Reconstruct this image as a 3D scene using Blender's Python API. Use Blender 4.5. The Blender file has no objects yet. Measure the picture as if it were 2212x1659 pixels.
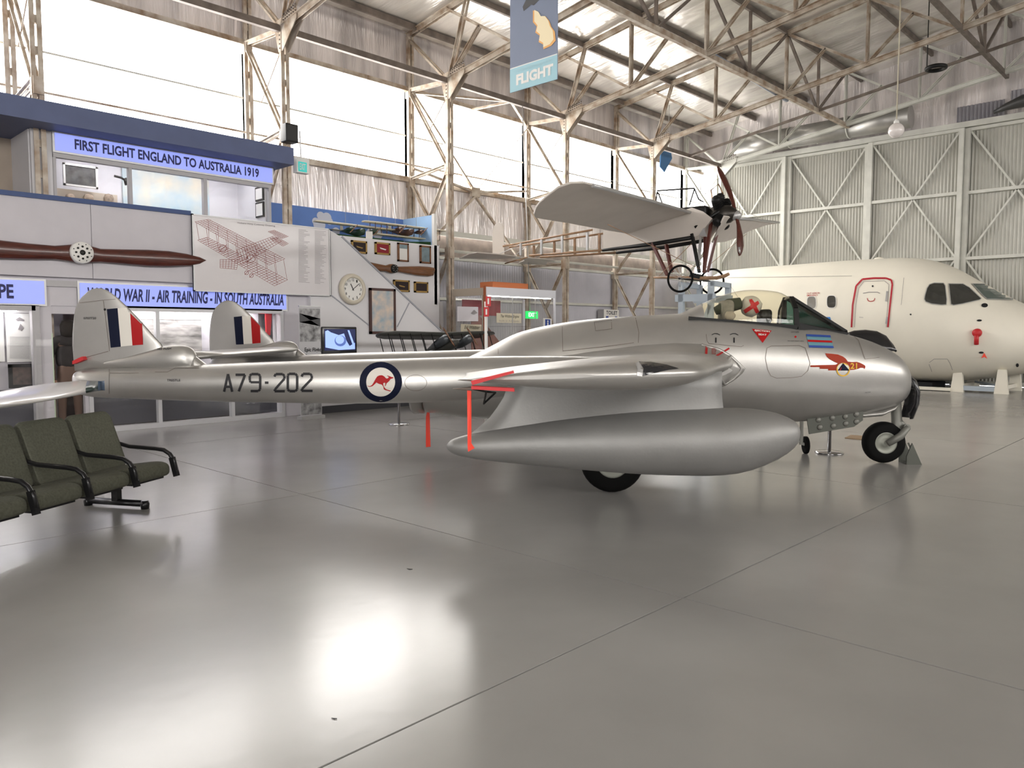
import bpy, bmesh, math, random
from mathutils import Vector, Matrix, Euler, noise
from mathutils.bvhtree import BVHTree
from mathutils.geometry import tessellate_polygon
random.seed(4)
C = bpy.context.scene.collection
S = bpy.context.scene
PI = math.pi
# ---------------------------------------------------------------- camera, sky, light, exposure
F, CX, CY, EYE = 1670., 1106., 829.5, 1.6
PIT = math.atan((CY - 715) / F)
AZ = math.radians(43.7)
HD = (math.cos(AZ), math.sin(AZ)); RT = (math.sin(AZ), -math.cos(AZ))
cam = bpy.data.cameras.new('camera'); cam.lens = F / 2212 * 36; cam.sensor_width = 36; cam.clip_end = 200
co = bpy.data.objects.new('camera', cam); C.objects.link(co)
co.location = (0, 0, EYE); co.rotation_euler = (PI / 2 - PIT, 0, AZ - PI / 2)
S.camera = co
w = bpy.data.worlds.new('sky'); S.world = w; w.use_nodes = True
wn = w.node_tree.nodes; wl = w.node_tree.links; wn.clear()
wo = wn.new('ShaderNodeOutputWorld'); wb = wn.new('ShaderNodeBackground'); tc = wn.new('ShaderNodeTexCoord')
sx = wn.new('ShaderNodeSeparateXYZ'); rp = wn.new('ShaderNodeValToRGB')
wl.new(tc.outputs['Generated'], sx.inputs[0]); mp = wn.new('ShaderNodeMapRange')
mp.inputs[1].default_value = -1; mp.inputs[2].default_value = 1
wl.new(sx.outputs[2], mp.inputs[0]); wl.new(mp.outputs[0], rp.inputs[0])
rp.color_ramp.elements[0].position = .49; rp.color_ramp.elements[0].color = (.68, .66, .63, 1)
rp.color_ramp.elements[1].position = .51; rp.color_ramp.elements[1].color = (1, .97, .93, 1)
wl.new(rp.outputs[0], wb.inputs[0]); wl.new(wb.outputs[0], wo.inputs[0])
wb.inputs[1].default_value = 13.0
S.view_settings.view_transform = 'Standard'; S.view_settings.look = 'None'
S.view_settings.gamma = 1; S.view_settings.use_curve_mapping = False
S.view_settings.exposure = 0.36
S.cycles.transparent_max_bounces = 32
XA, XB, YW, YE, YR = -14.0, 25.8, 15.0, -13.0, 1.0     # hangar extents: back end, door end, window walls, ridge
ZE, SL = 8.75, .152
def portal(loc, rot, sx_, sy_):
    l = bpy.data.lights.new('daylight_portal', 'AREA'); l.shape = 'RECTANGLE'; l.size = sx_; l.size_y = sy_
    l.cycles.is_portal = True
    o = bpy.data.objects.new('daylight_portal', l); C.objects.link(o); o.location = loc; o.rotation_euler = rot
portal(((XA + XB) / 2, YW + .15, 6.33), (-PI / 2, 0, 0), XB - XA, 2.05)
portal(((XA + XB) / 2, YE - .15, 6.33), (PI / 2, 0, 0), XB - XA, 2.05)
portal((XA - .3, -3.5, 3.7), (0, -PI / 2, 0), 7.4, 4.0)
# ---------------------------------------------------------------- pixel -> place
def ray(px, py):
    a = (px - CX) / F; b = -(py - CY) / F
    x, d, z = a, math.cos(PIT) + b * math.sin(PIT), -math.sin(PIT) + b * math.cos(PIT)
    return Vector((x * RT[0] + d * HD[0], x * RT[1] + d * HD[1], z))
O = Vector((0, 0, EYE))
def c2w(x, d, z=0): return Vector((x * RT[0] + d * HD[0], x * RT[1] + d * HD[1], z))
def on(px, py, ax, v):
    r = ray(px, py); t = (v - O[ax]) / r[ax]; return O + r * t
def onX(px, py, v): return on(px, py, 0, v)
def onY(px, py, v): return on(px, py, 1, v)
def onZ(px, py, v=0): return on(px, py, 2, v)
class Frame:
    def __init__(s, x, d, psi):
        s.o = c2w(x, d); s.f = c2w(math.cos(psi), -math.sin(psi)); s.l = c2w(math.sin(psi), math.cos(psi))
        s.rz = math.atan2(s.f.y, s.f.x); s.m = Matrix.Translation(s.o) @ Matrix.Rotation(s.rz, 4, 'Z'); s.i = s.m.inverted()
        s.eye = s.i @ O
    def at(s, px, py, Y):
        d = s.i.to_3x3() @ ray(px, py); t = (Y - s.eye.y) / d.y; return s.eye + d * t
    def dir(s, px, py): return (s.i.to_3x3() @ ray(px, py)).normalized()
# ---------------------------------------------------------------- materials
MATS = {}
def mat(name, col, rough=.6, metal=0., var=0., vscale=3., bump=0., bscale=20., stretch=None, emit=None, alpha=None, coat=0., spec=.5, dirt=None):
    if name in MATS: return MATS[name]
    m = bpy.data.materials.new(name); m.use_nodes = True; nt = m.node_tree; N = nt.nodes; L = nt.links
    b = N['Principled BSDF']
    col = tuple(col) + (1,) if len(col) == 3 else col
    b.inputs['Base Color'].default_value = col; b.inputs['Roughness'].default_value = rough
    b.inputs['Metallic'].default_value = metal; b.inputs['Specular IOR Level'].default_value = spec
    b.inputs['Coat Weight'].default_value = coat; b.inputs['Coat Roughness'].default_value = .12
    tcn = N.new('ShaderNodeTexCoord'); mpn = N.new('ShaderNodeMapping'); L.new(tcn.outputs['Object'], mpn.inputs[0])
    if stretch: mpn.inputs['Scale'].default_value = stretch
    if var > 0:
        nz = N.new('ShaderNodeTexNoise'); nz.inputs['Scale'].default_value = vscale; nz.inputs['Detail'].default_value = 6
        L.new(mpn.outputs[0], nz.inputs[0]); cr = N.new('ShaderNodeValToRGB'); L.new(nz.outputs['Fac'], cr.inputs[0])
        d = dirt if dirt else tuple(max(0, c * (1 - var)) for c in col[:3])
        cr.color_ramp.elements[0].color = tuple(d) + (1,); cr.color_ramp.elements[0].position = .3
        cr.color_ramp.elements[1].color = tuple(min(1, c * (1 + var * .35)) for c in col[:3]) + (1,); cr.color_ramp.elements[1].position = .68
        L.new(cr.outputs[0], b.inputs['Base Color'])
    if bump > 0:
        nb = N.new('ShaderNodeTexNoise'); nb.inputs['Scale'].default_value = bscale; nb.inputs['Detail'].default_value = 4
        L.new(mpn.outputs[0], nb.inputs[0]); bn = N.new('ShaderNodeBump'); bn.inputs['Strength'].default_value = bump
        bn.inputs['Distance'].default_value = .05; L.new(nb.outputs['Fac'], bn.inputs['Height']); L.new(bn.outputs[0], b.inputs['Normal'])
    if emit:
        b.inputs['Emission Color'].default_value = tuple(emit[:3]) + (1,); b.inputs['Emission Strength'].default_value = emit[3]
    MATS[name] = m; return m
def clear_mat(name, tint=(1, 1, 1), gloss=.12, rough=.03, ior=1.5):
    m = bpy.data.materials.new(name); m.use_nodes = True; nt = m.node_tree; N = nt.nodes; L = nt.links; N.clear()
    o = N.new('ShaderNodeOutputMaterial'); t = N.new('ShaderNodeBsdfTransparent'); g = N.new('ShaderNodeBsdfGlossy'); mx = N.new('ShaderNodeMixShader')
    fr = N.new('ShaderNodeLayerWeight'); fr.inputs[0].default_value = .5; pw = N.new('ShaderNodeMath'); pw.operation = 'POWER'; pw.inputs[1].default_value = 5
    ad = N.new('ShaderNodeMath'); ad.operation = 'MULTIPLY_ADD'; ad.inputs[1].default_value = .8 * (ior - 1) / .5; ad.inputs[2].default_value = gloss * .5; ad.use_clamp = True
    L.new(fr.outputs['Facing'], pw.inputs[0]); L.new(pw.outputs[0], ad.inputs[0]); L.new(ad.outputs[0], mx.inputs[0])
    t.inputs[0].default_value = tuple(tint) + (1,); g.inputs[1].default_value = rough
    L.new(t.outputs[0], mx.inputs[1]); L.new(g.outputs[0], mx.inputs[2]); L.new(mx.outputs[0], o.inputs[0]); MATS[name] = m; return m
def foil_mat(name, stretch, col=(.78, .75, .72), strength=.9, rough=.24, metal=.8):
    m = bpy.data.materials.new(name); m.use_nodes = True; nt = m.node_tree; N = nt.nodes; L = nt.links
    b = N['Principled BSDF']; b.inputs['Metallic'].default_value = metal; b.inputs['Roughness'].default_value = rough
    tcn = N.new('ShaderNodeTexCoord'); mpn = N.new('ShaderNodeMapping'); L.new(tcn.outputs['Object'], mpn.inputs[0]); mpn.inputs['Scale'].default_value = stretch
    n1 = N.new('ShaderNodeTexNoise'); n1.inputs['Scale'].default_value = 1; n1.inputs['Detail'].default_value = 5; n1.inputs['Distortion'].default_value = 1.6
    n2 = N.new('ShaderNodeTexNoise'); n2.inputs['Scale'].default_value = .35; n2.inputs['Detail'].default_value = 3
    L.new(mpn.outputs[0], n1.inputs[0]); L.new(mpn.outputs[0], n2.inputs[0])
    bp = N.new('ShaderNodeBump'); bp.inputs['Strength'].default_value = strength; bp.inputs['Distance'].default_value = .03
    L.new(n1.outputs['Fac'], bp.inputs['Height']); L.new(bp.outputs[0], b.inputs['Normal'])
    cr = N.new('ShaderNodeValToRGB'); L.new(n2.outputs['Fac'], cr.inputs[0])
    cr.color_ramp.elements[0].color = tuple(c * .62 for c in col) + (1,); cr.color_ramp.elements[0].position = .32
    cr.color_ramp.elements[1].color = tuple(col) + (1,); cr.color_ramp.elements[1].position = .6
    L.new(cr.outputs[0], b.inputs['Base Color']); MATS[name] = m; return m
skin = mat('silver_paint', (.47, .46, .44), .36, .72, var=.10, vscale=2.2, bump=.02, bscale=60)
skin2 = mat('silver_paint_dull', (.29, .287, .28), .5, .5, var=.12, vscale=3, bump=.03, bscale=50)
white = mat('white_paint', (.78, .77, .74), .5, var=.05)
f27w = mat('cream_aircraft_paint', (.86, .82, .71), .45, 0, var=.05, vscale=1.2)
wallw = mat('white_wall_paint', (.72, .71, .73), .6, var=.03, vscale=1.5)
walls_ = mat('beige_wall_paint', (.55, .5, .46), .7, var=.05)
steel = mat('painted_steel_truss', (.54, .49, .42), .55, .15, var=.35, vscale=4, dirt=(.28, .19, .12))
steeld = mat('dark_steel', (.20, .165, .14), .55, .3, var=.35, vscale=4)
steelg = mat('pale_grey_steel', (.62, .62, .57), .5, .1, var=.12, vscale=3)
doorc = mat('corrugated_grey_sheet', (.46, .455, .41), .5, .25, var=.1, vscale=1.2)
wallc = mat('corrugated_wall_sheet', (.42, .41, .44), .5, .45, var=.15, vscale=1.5)
alu = mat('aluminium_frame', (.5, .5, .5), .4, .6)
black = mat('black_rubber', (.004, .004, .004), .8, spec=.15)
blackm = mat('black_metal', (.008, .008, .008), .45, 0, spec=.3)
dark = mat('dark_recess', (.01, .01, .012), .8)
red = mat('red_paint', (.55, .02, .025), .5)
redf = mat('red_ribbon_cloth', (.9, .06, .03), .6)
navy = mat('navy_blue_paint', (.006, .009, .028), .6, spec=.15)
bluep = mat('blue_trim_paint', (.085, .11, .22), .5, var=.08)
wood = mat('varnished_wood', (.09, .018, .010), .3, 0, var=.5, vscale=6, stretch=(1, 8, 8), coat=.4)
wood2 = mat('light_varnished_wood', (.20, .08, .03), .35, 0, var=.4, vscale=6, stretch=(1, 8, 8), coat=.3)
woodf = mat('raw_timber', (.34, .20, .11), .55, 0, var=.3, vscale=8)
fabric = mat('olive_upholstery', (.10, .102, .075), .9, var=.25, vscale=60, bump=.15, bscale=300)
linen = mat('cream_fabric_covering', (.62, .57, .52), .75, var=.06, vscale=2)
glassc = clear_mat('clear_glass')
canopyg = clear_mat('yellowed_canopy_glass', (.95, .93, .84), .08, .04)
screeng = clear_mat('green_tinted_glass', (.09, .19, .17), .16)
frost = clear_mat('window_pane_glass', (.95, .95, .95), .04, .25, 1.06)
foilw = foil_mat('foil_insulation_wall', (8, 8, .9), (.93, .88, .88), .9, .24, .42)
foilr = foil_mat('foil_insulation_roof', (1.0, 6, 6), (.94, .90, .84), .5, .15, .5)
# ---------------------------------------------------------------- mesh builder
class MB:
    def __init__(s): s.v = []; s.f = []; s.s = []
    def add(s, vs, fs, smooth=False):
        n = len(s.v); s.v += [tuple(v) for v in vs]; s.f += [tuple(i + n for i in f) for f in fs]; s.s += [smooth] * len(fs); return s
    def box(s, a, b):
        x0, y0, z0 = [min(p, q) for p, q in zip(a, b)]; x1, y1, z1 = [max(p, q) for p, q in zip(a, b)]
        return s.add([(x0, y0, z0), (x1, y0, z0), (x1, y1, z0), (x0, y1, z0), (x0, y0, z1), (x1, y0, z1), (x1, y1, z1), (x0, y1, z1)],
                     [(0, 3, 2, 1), (4, 5, 6, 7), (0, 1, 5, 4), (1, 2, 6, 5), (2, 3, 7, 6), (3, 0, 4, 7)])
    def rbox(s, a, b, r, seg=3):      # box rounded in plan outline by chamfers on all edges
        x0, y0, z0 = [min(p, q) for p, q in zip(a, b)]; x1, y1, z1 = [max(p, q) for p, q in zip(a, b)]
        rings = []
        for i in range(seg + 1):
            t = PI / 2 * i / seg; rings.append((z0 + r - r * math.cos(t), r - r * math.sin(t)))
        for i in range(seg + 1):
            t = PI / 2 * i / seg; rings.append((z1 - r + r * math.sin(t), r - r * math.cos(t)))
        R = []
        for z, ins in rings:
            q = []
            for cx, cy, a0 in ((x1 - r, y1 - r, 0), (x0 + r, y1 - r, 90), (x0 + r, y0 + r, 180), (x1 - r, y0 + r, 270)):
                for i in range(seg + 1):
                    t = math.radians(a0 + 90 * i / seg); q.append((cx + (r - ins) * math.cos(t), cy + (r - ins) * math.sin(t), z))
            R.append(q)
        return s.loft(R)
    def bar(s, p, q, w_, h, up=(0, 0, 1), off=(0, 0, 0)):
        p = Vector(p); q = Vector(q); d = (q - p).normalized(); u = Vector(up)
        if abs(d.dot(u)) > .98: u = Vector((1, 0, 0))
        sd = d.cross(u).normalized(); u = sd.cross(d).normalized(); vs = []
        o = Vector(off)
        for e in (p, q):
            for a, b in ((-1, -1), (1, -1), (1, 1), (-1, 1)): vs.append(e + o + sd * a * w_ / 2 + u * b * h / 2)
        return s.add(vs, [(3, 2, 1, 0), (4, 5, 6, 7), (0, 1, 5, 4), (1, 2, 6, 5), (2, 3, 7, 6), (3, 0, 4, 7)])
    def loft(s, R, cap=True, closed=True, smooth=True):
        n = len(R[0]); vs = [v for r in R for v in r]; fs = []
        m = n if closed else n - 1
        for i in range(len(R) - 1):
            for j in range(m):
                k = (j + 1) % n; fs.append((i * n + j, i * n + k, (i + 1) * n + k, (i + 1) * n + j))
        s.add(vs, fs, smooth)
        if cap and closed:
            b = len(s.v) - len(vs); s.f.append(tuple(b + j for j in range(n - 1, -1, -1))); s.f.append(tuple(b + (len(R) - 1) * n + j for j in range(n))); s.s += [False, False]
        return s
    def tube(s, pts, r, n=8, cap=True):
        pts = [Vector(p) for p in pts]; R = []; rr = r if isinstance(r, (list, tuple)) else [r] * len(pts)
        up = None
        for i, p in enumerate(pts):
            d = (pts[min(i + 1, len(pts) - 1)] - pts[max(i - 1, 0)]).normalized()
            if up is None: up = Vector((0, 0, 1)) if abs(d.z) < .9 else Vector((1, 0, 0))
            a = d.cross(up).normalized(); up = a.cross(d).normalized()
            R.append([p + (a * math.cos(2 * PI * k / n) + up * math.sin(2 * PI * k / n)) * rr[i] for k in range(n)])
        return s.loft(R, cap)
    def lathe(s, prof, o=(0, 0, 0), ax=(0, 0, 1), n=20, cap=True):
        ax = Vector(ax).normalized(); u = ax.orthogonal().normalized(); v = ax.cross(u); o = Vector(o)
        R = [[o + ax * h + (u * math.cos(2 * PI * k / n) + v * math.sin(2 * PI * k / n)) * max(r, 1e-4) for k in range(n)] for r, h in prof]
        return s.loft(R, cap)
    def prism(s, pts, ext):           # polygon extruded by vector ext
        n = len(pts); ext = Vector(ext); pts = [Vector(p) for p in pts]
        return s.add(pts + [p + ext for p in pts], [tuple(range(n)), tuple(range(2 * n - 1, n - 1, -1))] + [(i, i + n, (i + 1) % n + n, (i + 1) % n) for i in range(n)])
    def poly(s, pts): return s.add(pts, [tuple(range(len(pts)))])
    def torus(s, o, ax, R_, r, n=32, m=10):
        ax = Vector(ax).normalized(); u = ax.orthogonal().normalized(); v = ax.cross(u); o = Vector(o); vs = []; fs = []
        for i in range(n):
            a = 2 * PI * i / n; d = u * math.cos(a) + v * math.sin(a)
            for j in range(m):
                b = 2 * PI * j / m; vs.append(o + d * (R_ + r * math.cos(b)) + ax * r * math.sin(b))
        for i in range(n):
            for j in range(m):
                fs.append((i * m + j, ((i + 1) % n) * m + j, ((i + 1) % n) * m + (j + 1) % m, i * m + (j + 1) % m))
        return s.add(vs, fs, True)
    def build(s, name, m, parent=None, world=False, sub=0, bevel=0):
        vs = s.v
        if parent is not None and world:
            inv = top_matrix(parent).inverted(); vs = [tuple(inv @ Vector(v)) for v in vs]
        me = bpy.data.meshes.new(name); me.from_pydata(vs, [], s.f); me.materials.append(m)
        me.polygons.foreach_set('use_smooth', s.s); me.update()
        b = bmesh.new(); b.from_mesh(me); bmesh.ops.recalc_face_normals(b, faces=b.faces); b.to_mesh(me); b.free()
        o = bpy.data.objects.new(name, me); C.objects.link(o)
        if parent is not None: o.parent = parent
        if bevel: md = o.modifiers.new('bevel', 'BEVEL'); md.width = bevel; md.segments = 2; md.limit_method = 'ANGLE'
        if sub: md = o.modifiers.new('sub', 'SUBSURF'); md.levels = sub; md.render_levels = sub
        return o
def top_matrix(o):
    m = Matrix.LocRotScale(o.location, o.rotation_euler, o.scale)
    return top_matrix(o.parent) @ m if o.parent else m
def tag(o, label=None, cat=None, group=None, kind=None):
    if label: o['label'] = label
    if cat: o['category'] = cat
    if group: o['group'] = group
    if kind: o['kind'] = kind
    return o
def thing(name, label, cat, loc=(0, 0, 0), rz=0, group=None, kind=None):
    o = bpy.data.objects.new(name, None); C.objects.link(o); o.location = loc; o.rotation_euler = (0, 0, rz); o.empty_display_size = .2
    return tag(o, label, cat, group, kind)
def copy_tree(o, parent=None):
    c = o.copy(); C.objects.link(c); c.parent = parent
    for ch in [x for x in C.objects if x.parent == o]: copy_tree(ch, c)
    return c
def text_geo(body, bold=0., shear=0.):
    cu = bpy.data.curves.new('t', 'FONT'); cu.body = body; cu.offset = bold; cu.resolution_u = 3; cu.shear = shear
    o = bpy.data.objects.new('t', cu); C.objects.link(o); bpy.context.view_layer.update()
    me = bpy.data.meshes.new_from_object(o.evaluated_get(bpy.context.evaluated_depsgraph_get()))
    vs = [(v.co.x, v.co.y) for v in me.vertices]; fs = [tuple(p.vertices) for p in me.polygons]
    bpy.data.objects.remove(o); bpy.data.curves.remove(cu); bpy.data.meshes.remove(me)
    x0 = min(v[0] for v in vs); x1 = max(v[0] for v in vs); y0 = min(v[1] for v in vs); y1 = max(v[1] for v in vs)
    return [((x - x0) / (x1 - x0), (y - y0) / (y1 - y0)) for x, y in vs], fs
def put_text(body, BL, BR, TL, m, parent, bold=0., name='lettering', world=True, lift=.003, shear=0., nrm=None):
    BL, BR, TL = Vector(BL), Vector(BR), Vector(TL); u = BR - BL; v = TL - BL
    n = nrm if nrm is not None else u.cross(v).normalized()
    vs, fs = text_geo(body, bold, shear); mb = MB()
    mb.add([BL + u * a + v * b + Vector(n) * lift for a, b in vs], fs); return mb.build(name, m, parent, world)
class Decal:     # flat print laid on a curved surface by casting it onto that surface
    def __init__(s, frame, obs, lift=.004):
        s.fr = frame; bm = bmesh.new()
        for o in obs: bm.from_mesh(o.data)
        s.b = BVHTree.FromBMesh(bm); bm.free(); s.lift = lift
    def cast(s, px, py):
        d = s.fr.dir(px, py); h = s.b.ray_cast(s.fr.eye, d)
        if h[0] is None: return None
        n = h[1]; n = -n if n.dot(d) > 0 else n
        return h[0] + n * s.lift
    def lay(s, vs, fs, name, m, parent, cuts=3, maxe=10):
        bm = bmesh.new(); vv = [bm.verts.new((x, y, 0)) for x, y in vs]
        F2 = []
        for f in fs:
            if len(f) > 4: F2 += [tuple(f[k] for k in t) for t in tessellate_polygon([[Vector((vs[i][0], vs[i][1], 0)) for i in f]])]
            else: F2.append(f)
        for f in F2:
            try: bm.faces.new([vv[i] for i in f])
            except ValueError: pass
        bmesh.ops.triangulate(bm, faces=bm.faces)
        for _ in range(cuts):
            es = [e for e in bm.edges if e.calc_length() > maxe]
            if not es: break
            bmesh.ops.subdivide_edges(bm, edges=es, cuts=1); bmesh.ops.triangulate(bm, faces=bm.faces)
        bad = []
        for v in bm.verts:
            h = s.cast(v.co.x, v.co.y)
            if h is None: bad.append(v)
            else: v.co = h
        bmesh.ops.delete(bm, geom=bad, context='VERTS')
        lim = [f for f in bm.faces if any(e.calc_length() > .035 * (f.calc_center_median() - s.fr.eye).length for e in f.edges)]
        bmesh.ops.delete(bm, geom=lim, context='FACES')
        me = bpy.data.meshes.new(name); bm.to_mesh(me); bm.free(); me.materials.append(m)
        o = bpy.data.objects.new(name, me); C.objects.link(o); o.parent = parent; return o
    def poly(s, pts, name, m, parent, **k): return s.lay(pts, [tuple(range(len(pts)))], name, m, parent, **k)
    def disc(s, cx, cy, rx, ry, name, m, parent, r0=0., n=36):
        if r0 == 0: return s.lay([(cx + rx * math.cos(2 * PI * i / n), cy + ry * math.sin(2 * PI * i / n)) for i in range(n)], [tuple(range(n))], name, m, parent)
        vs = [(cx + rx * q * math.cos(2 * PI * i / n), cy + ry * q * math.sin(2 * PI * i / n)) for q in (r0, 1) for i in range(n)]
        return s.lay(vs, [(i, (i + 1) % n, (i + 1) % n + n, i + n) for i in range(n)], name, m, parent)
    def line(s, pts, wd, name, m, parent, closed=False):
        vs = []; fs = []
        P = pts + [pts[0]] if closed else pts
        for (a, b), (c, d) in zip(P[:-1], P[1:]):
            L_ = math.hypot(c - a, d - b) or 1; nx, ny = -(d - b) / L_ * wd / 2, (c - a) / L_ * wd / 2; k = len(vs)
            vs += [(a + nx, b + ny), (c + nx, d + ny), (c - nx, d - ny), (a - nx, b - ny)]; fs.append((k, k + 1, k + 2, k + 3))
        return s.lay(vs, fs, name, m, parent)
    def text(s, body, BL, BR, TL, name, m, parent, bold=0., shear=0.):
        vs, fs = text_geo(body, bold, shear)
        return s.lay([(BL[0] + (BR[0] - BL[0]) * a + (TL[0] - BL[0]) * b, BL[1] + (BR[1] - BL[1]) * a + (TL[1] - BL[1]) * b) for a, b in vs], fs, name, m, parent, cuts=2)
# ---------------------------------------------------------------- the hangar shell
foilr = MATS['foil_insulation_roof']
for nd in foilr.node_tree.nodes:
    if nd.type == 'MAPPING': nd.inputs['Scale'].default_value = (4, .55, 4)
floorm = mat('polished_concrete_paint', (.31, .302, .29), .22, 0, var=.13, vscale=.7, bump=.012, bscale=9, coat=0, spec=.6)
joint = mat('dark_floor_joint', (.004, .004, .004), 1, spec=0)
fl = MB().box((XA, YE, -.3), (XB, YW, -.05)).build('floor', joint); tag(fl, kind='structure')
jx = [XA] + [4.0 + 4.27 * k for k in range(-4, 6)] + [XB]; jy = [YE] + [2.4 + 4.27 * k for k in range(-3, 3)] + [YW]
for i in range(len(jx) - 1):
    for k in range(len(jy) - 1):
        g = .006; MB().box((jx[i] + g, jy[k] + g, -.055), (jx[i + 1] - g, jy[k + 1] - g, 0)).build('slab', floorm, fl)

def corr(mb, P, U, V, n, depth, W, step=3):     # corrugated sheet: origin, width vector, height vector, waves, depth direction
    P, U, V, W = Vector(P), Vector(U), Vector(V), Vector(W).normalized(); m = n * 4; vs = []; fs = []
    for j in (0, 1):
        for i in range(m + 1): vs.append(P + U * i / m + V * j + W * depth * (math.sin(i * PI / 2) ))
    for i in range(m): fs.append((i, i + 1, m + 2 + i, m + 1 + i))
    return mb.add(vs, fs, False)
# left wall: sheets, foil, girts, glazing
wl_ = MB(); corr(wl_, (XA, YW + .05, 0), (XB - XA, 0, 0), (0, 0, 3.42), 420, .018, (0, 1, 0))
wl_ = wl_.build('wall_left', wallc); tag(wl_, kind='structure')
MB().box((XA, YW, 4.1), (XB, YW + .06, 5.22)).build('foil_sheet', foilw, wl_)
MB().box((XA, YW, 7.42), (XB, YW + .06, 8.85)).build('foil_sheet', foilw, wl_)
MB().box((XA, YW + .2, 3.4), (XB, YW + .24, 4.12)).build('recess_sheet', steeld, wl_)
for z, h, d, m in ((5.25, .12, .12, steel), (7.38, .10, .12, steel), (4.08, .13, .10, steelg), (3.45, .07, .09, steelg), (2.42, .07, .06, steelg)):
    MB().box((XA, YW - d, z - h / 2), (XB, YW + .02, z + h / 2)).build('girt', m, wl_)
MB().tube([(XA, YW - .25, 3.62), (XB, YW - .25, 3.62)], .04, 6).build('girt_pipe', steelg, wl_)
MB().tube([(XA, YW - .12, 5.6), (XB, YW - .12, 5.6)], .022, 6).build('girt_pipe', steel, wl_)
TX = [3.7 + 4.17 * k for k in range(-4, 6)]
bx = [XA] + TX + [XB]
def glazing(Y, sgn, idx):
    for i in range(len(bx) - 1):
        a, b = bx[i], bx[i + 1]
        if b - a < .8: continue
        w_ = thing('window_%d' % (idx + i), None, None, ((a + b) / 2, Y, 5.3), kind='structure')
        m = MB()
        for xx in (a, b): m.box((xx - .03, Y - .04, 5.3), (xx + .03, Y + .04, 7.35))
        m.box((a, Y - .012, 6.30), (b, Y + .012, 6.335)).build('window_frame', steelg, w_, True)
        for z0, z1 in ((5.31, 6.30), (6.335, 7.34)):
            MB().box((a + .03, Y - .004, z0), (b - .03, Y + .004, z1)).build('pane', frost, w_, True)
glazing(YW + .04, 1, 1); glazing(YE - .04, -1, 20)
# right wall (behind the viewer's right hand) and unseen rear wall, its opening sized to light the jet
m = MB().box((XA, YE - .08, 0), (XB, YE, 5.3)).box((XA, YE - .08, 7.35), (XB, YE, 8.85)).build('wall_right', wallc); tag(m, kind='structure')
m = MB().box((XA - .08, YE, 0), (XA, -5.5, 7.5)).box((XA - .08, -1.5, 0), (XA, YW, 7.5))
m.prism([(XA, YE, 7.5), (XA, YW, 7.5), (XA, YW, ZE), (XA, YR, ZE + SL * 14), (XA, YE, ZE)], (-.08, 0, 0)); m = m.build('wall_back', wallc); tag(m, kind='structure')
ce = MB()
for a, b in ((YW + .1, YR), (YR, YE - .1)):
    za = ZE + SL * (YW - abs(0) - max(a, 2 * YR - a)) ; zb = ZE + SL * (YW - max(b, 2 * YR - b))
    ce.prism([(XA - .1, a, za), (XA - .1, b, zb), (XA - .1, b, zb + .1), (XA - .1, a, za + .1)], (XB - XA + .3, 0, 0))
tag(ce.build('ceiling', foilr), kind='structure')
def ztop(Y): y = Y if Y >= YR else 2 * YR - Y; return ZE - .12 + SL * (YW - y)
def zbot(Y): y = Y if Y >= YR else 2 * YR - Y; return 7.27 + SL * (13.5 - y)
# purlins and long ties
pk = 0
for y in (14.6, 12.9, 11.1, 9.33, 7.3, 5.3, 3.3, 1.2, -.8, -3, -5.2, -7.4, -9.6, -11.6):
    pk += 1
    o = MB().bar((XA, y, ztop(y) + .04), (XB, y, ztop(y) + .04), .07, .13).build('roof_purlin', steeld)
    tag(o, 'dark steel purlin under the foil roof, %s from the glazed wall' % ('first second third fourth fifth sixth seventh eighth ninth tenth eleventh twelfth thirteenth fourteenth'.split()[pk - 1]), 'purlin', 'purlins under the roof')
for k, y in enumerate((13.5, 9.33, 5.17)):
    o = MB().bar((XA, y, zbot(y)), (25.0, y, zbot(y)), .09, .12).build('ceiling_tie_beam', steeld if k != 1 else steel)
    tag(o, ('dark strut joining the gussets above the glazed wall', 'long steel strut joining the truss bottom chords, second from the glazed wall', 'long steel strut joining the truss bottom chords nearest the middle of the hangar')[k], 'beam', 'long struts between the trusses')
NY = [13.5 - 2.0833 * k for k in range(7)]
def dbl(mb, p, q, h, t=.014, gap=.05, x=True):
    for sgn in (-1, 1):
        o_ = (sgn * gap, 0, 0) if x else (0, sgn * gap, 0)
        mb.bar(p, q, t, h, (0, 0, 1), o_)
        # flange
        mb.bar(p, q, .05, t, (0, 0, 1), (o_[0] * 1.6, o_[1] * 1.6, h * .4))
    return mb
ordn = ['nearest', 'second', 'third', 'fourth', 'fifth', 'sixth', 'seventh', 'eighth', 'ninth', 'tenth']
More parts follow.
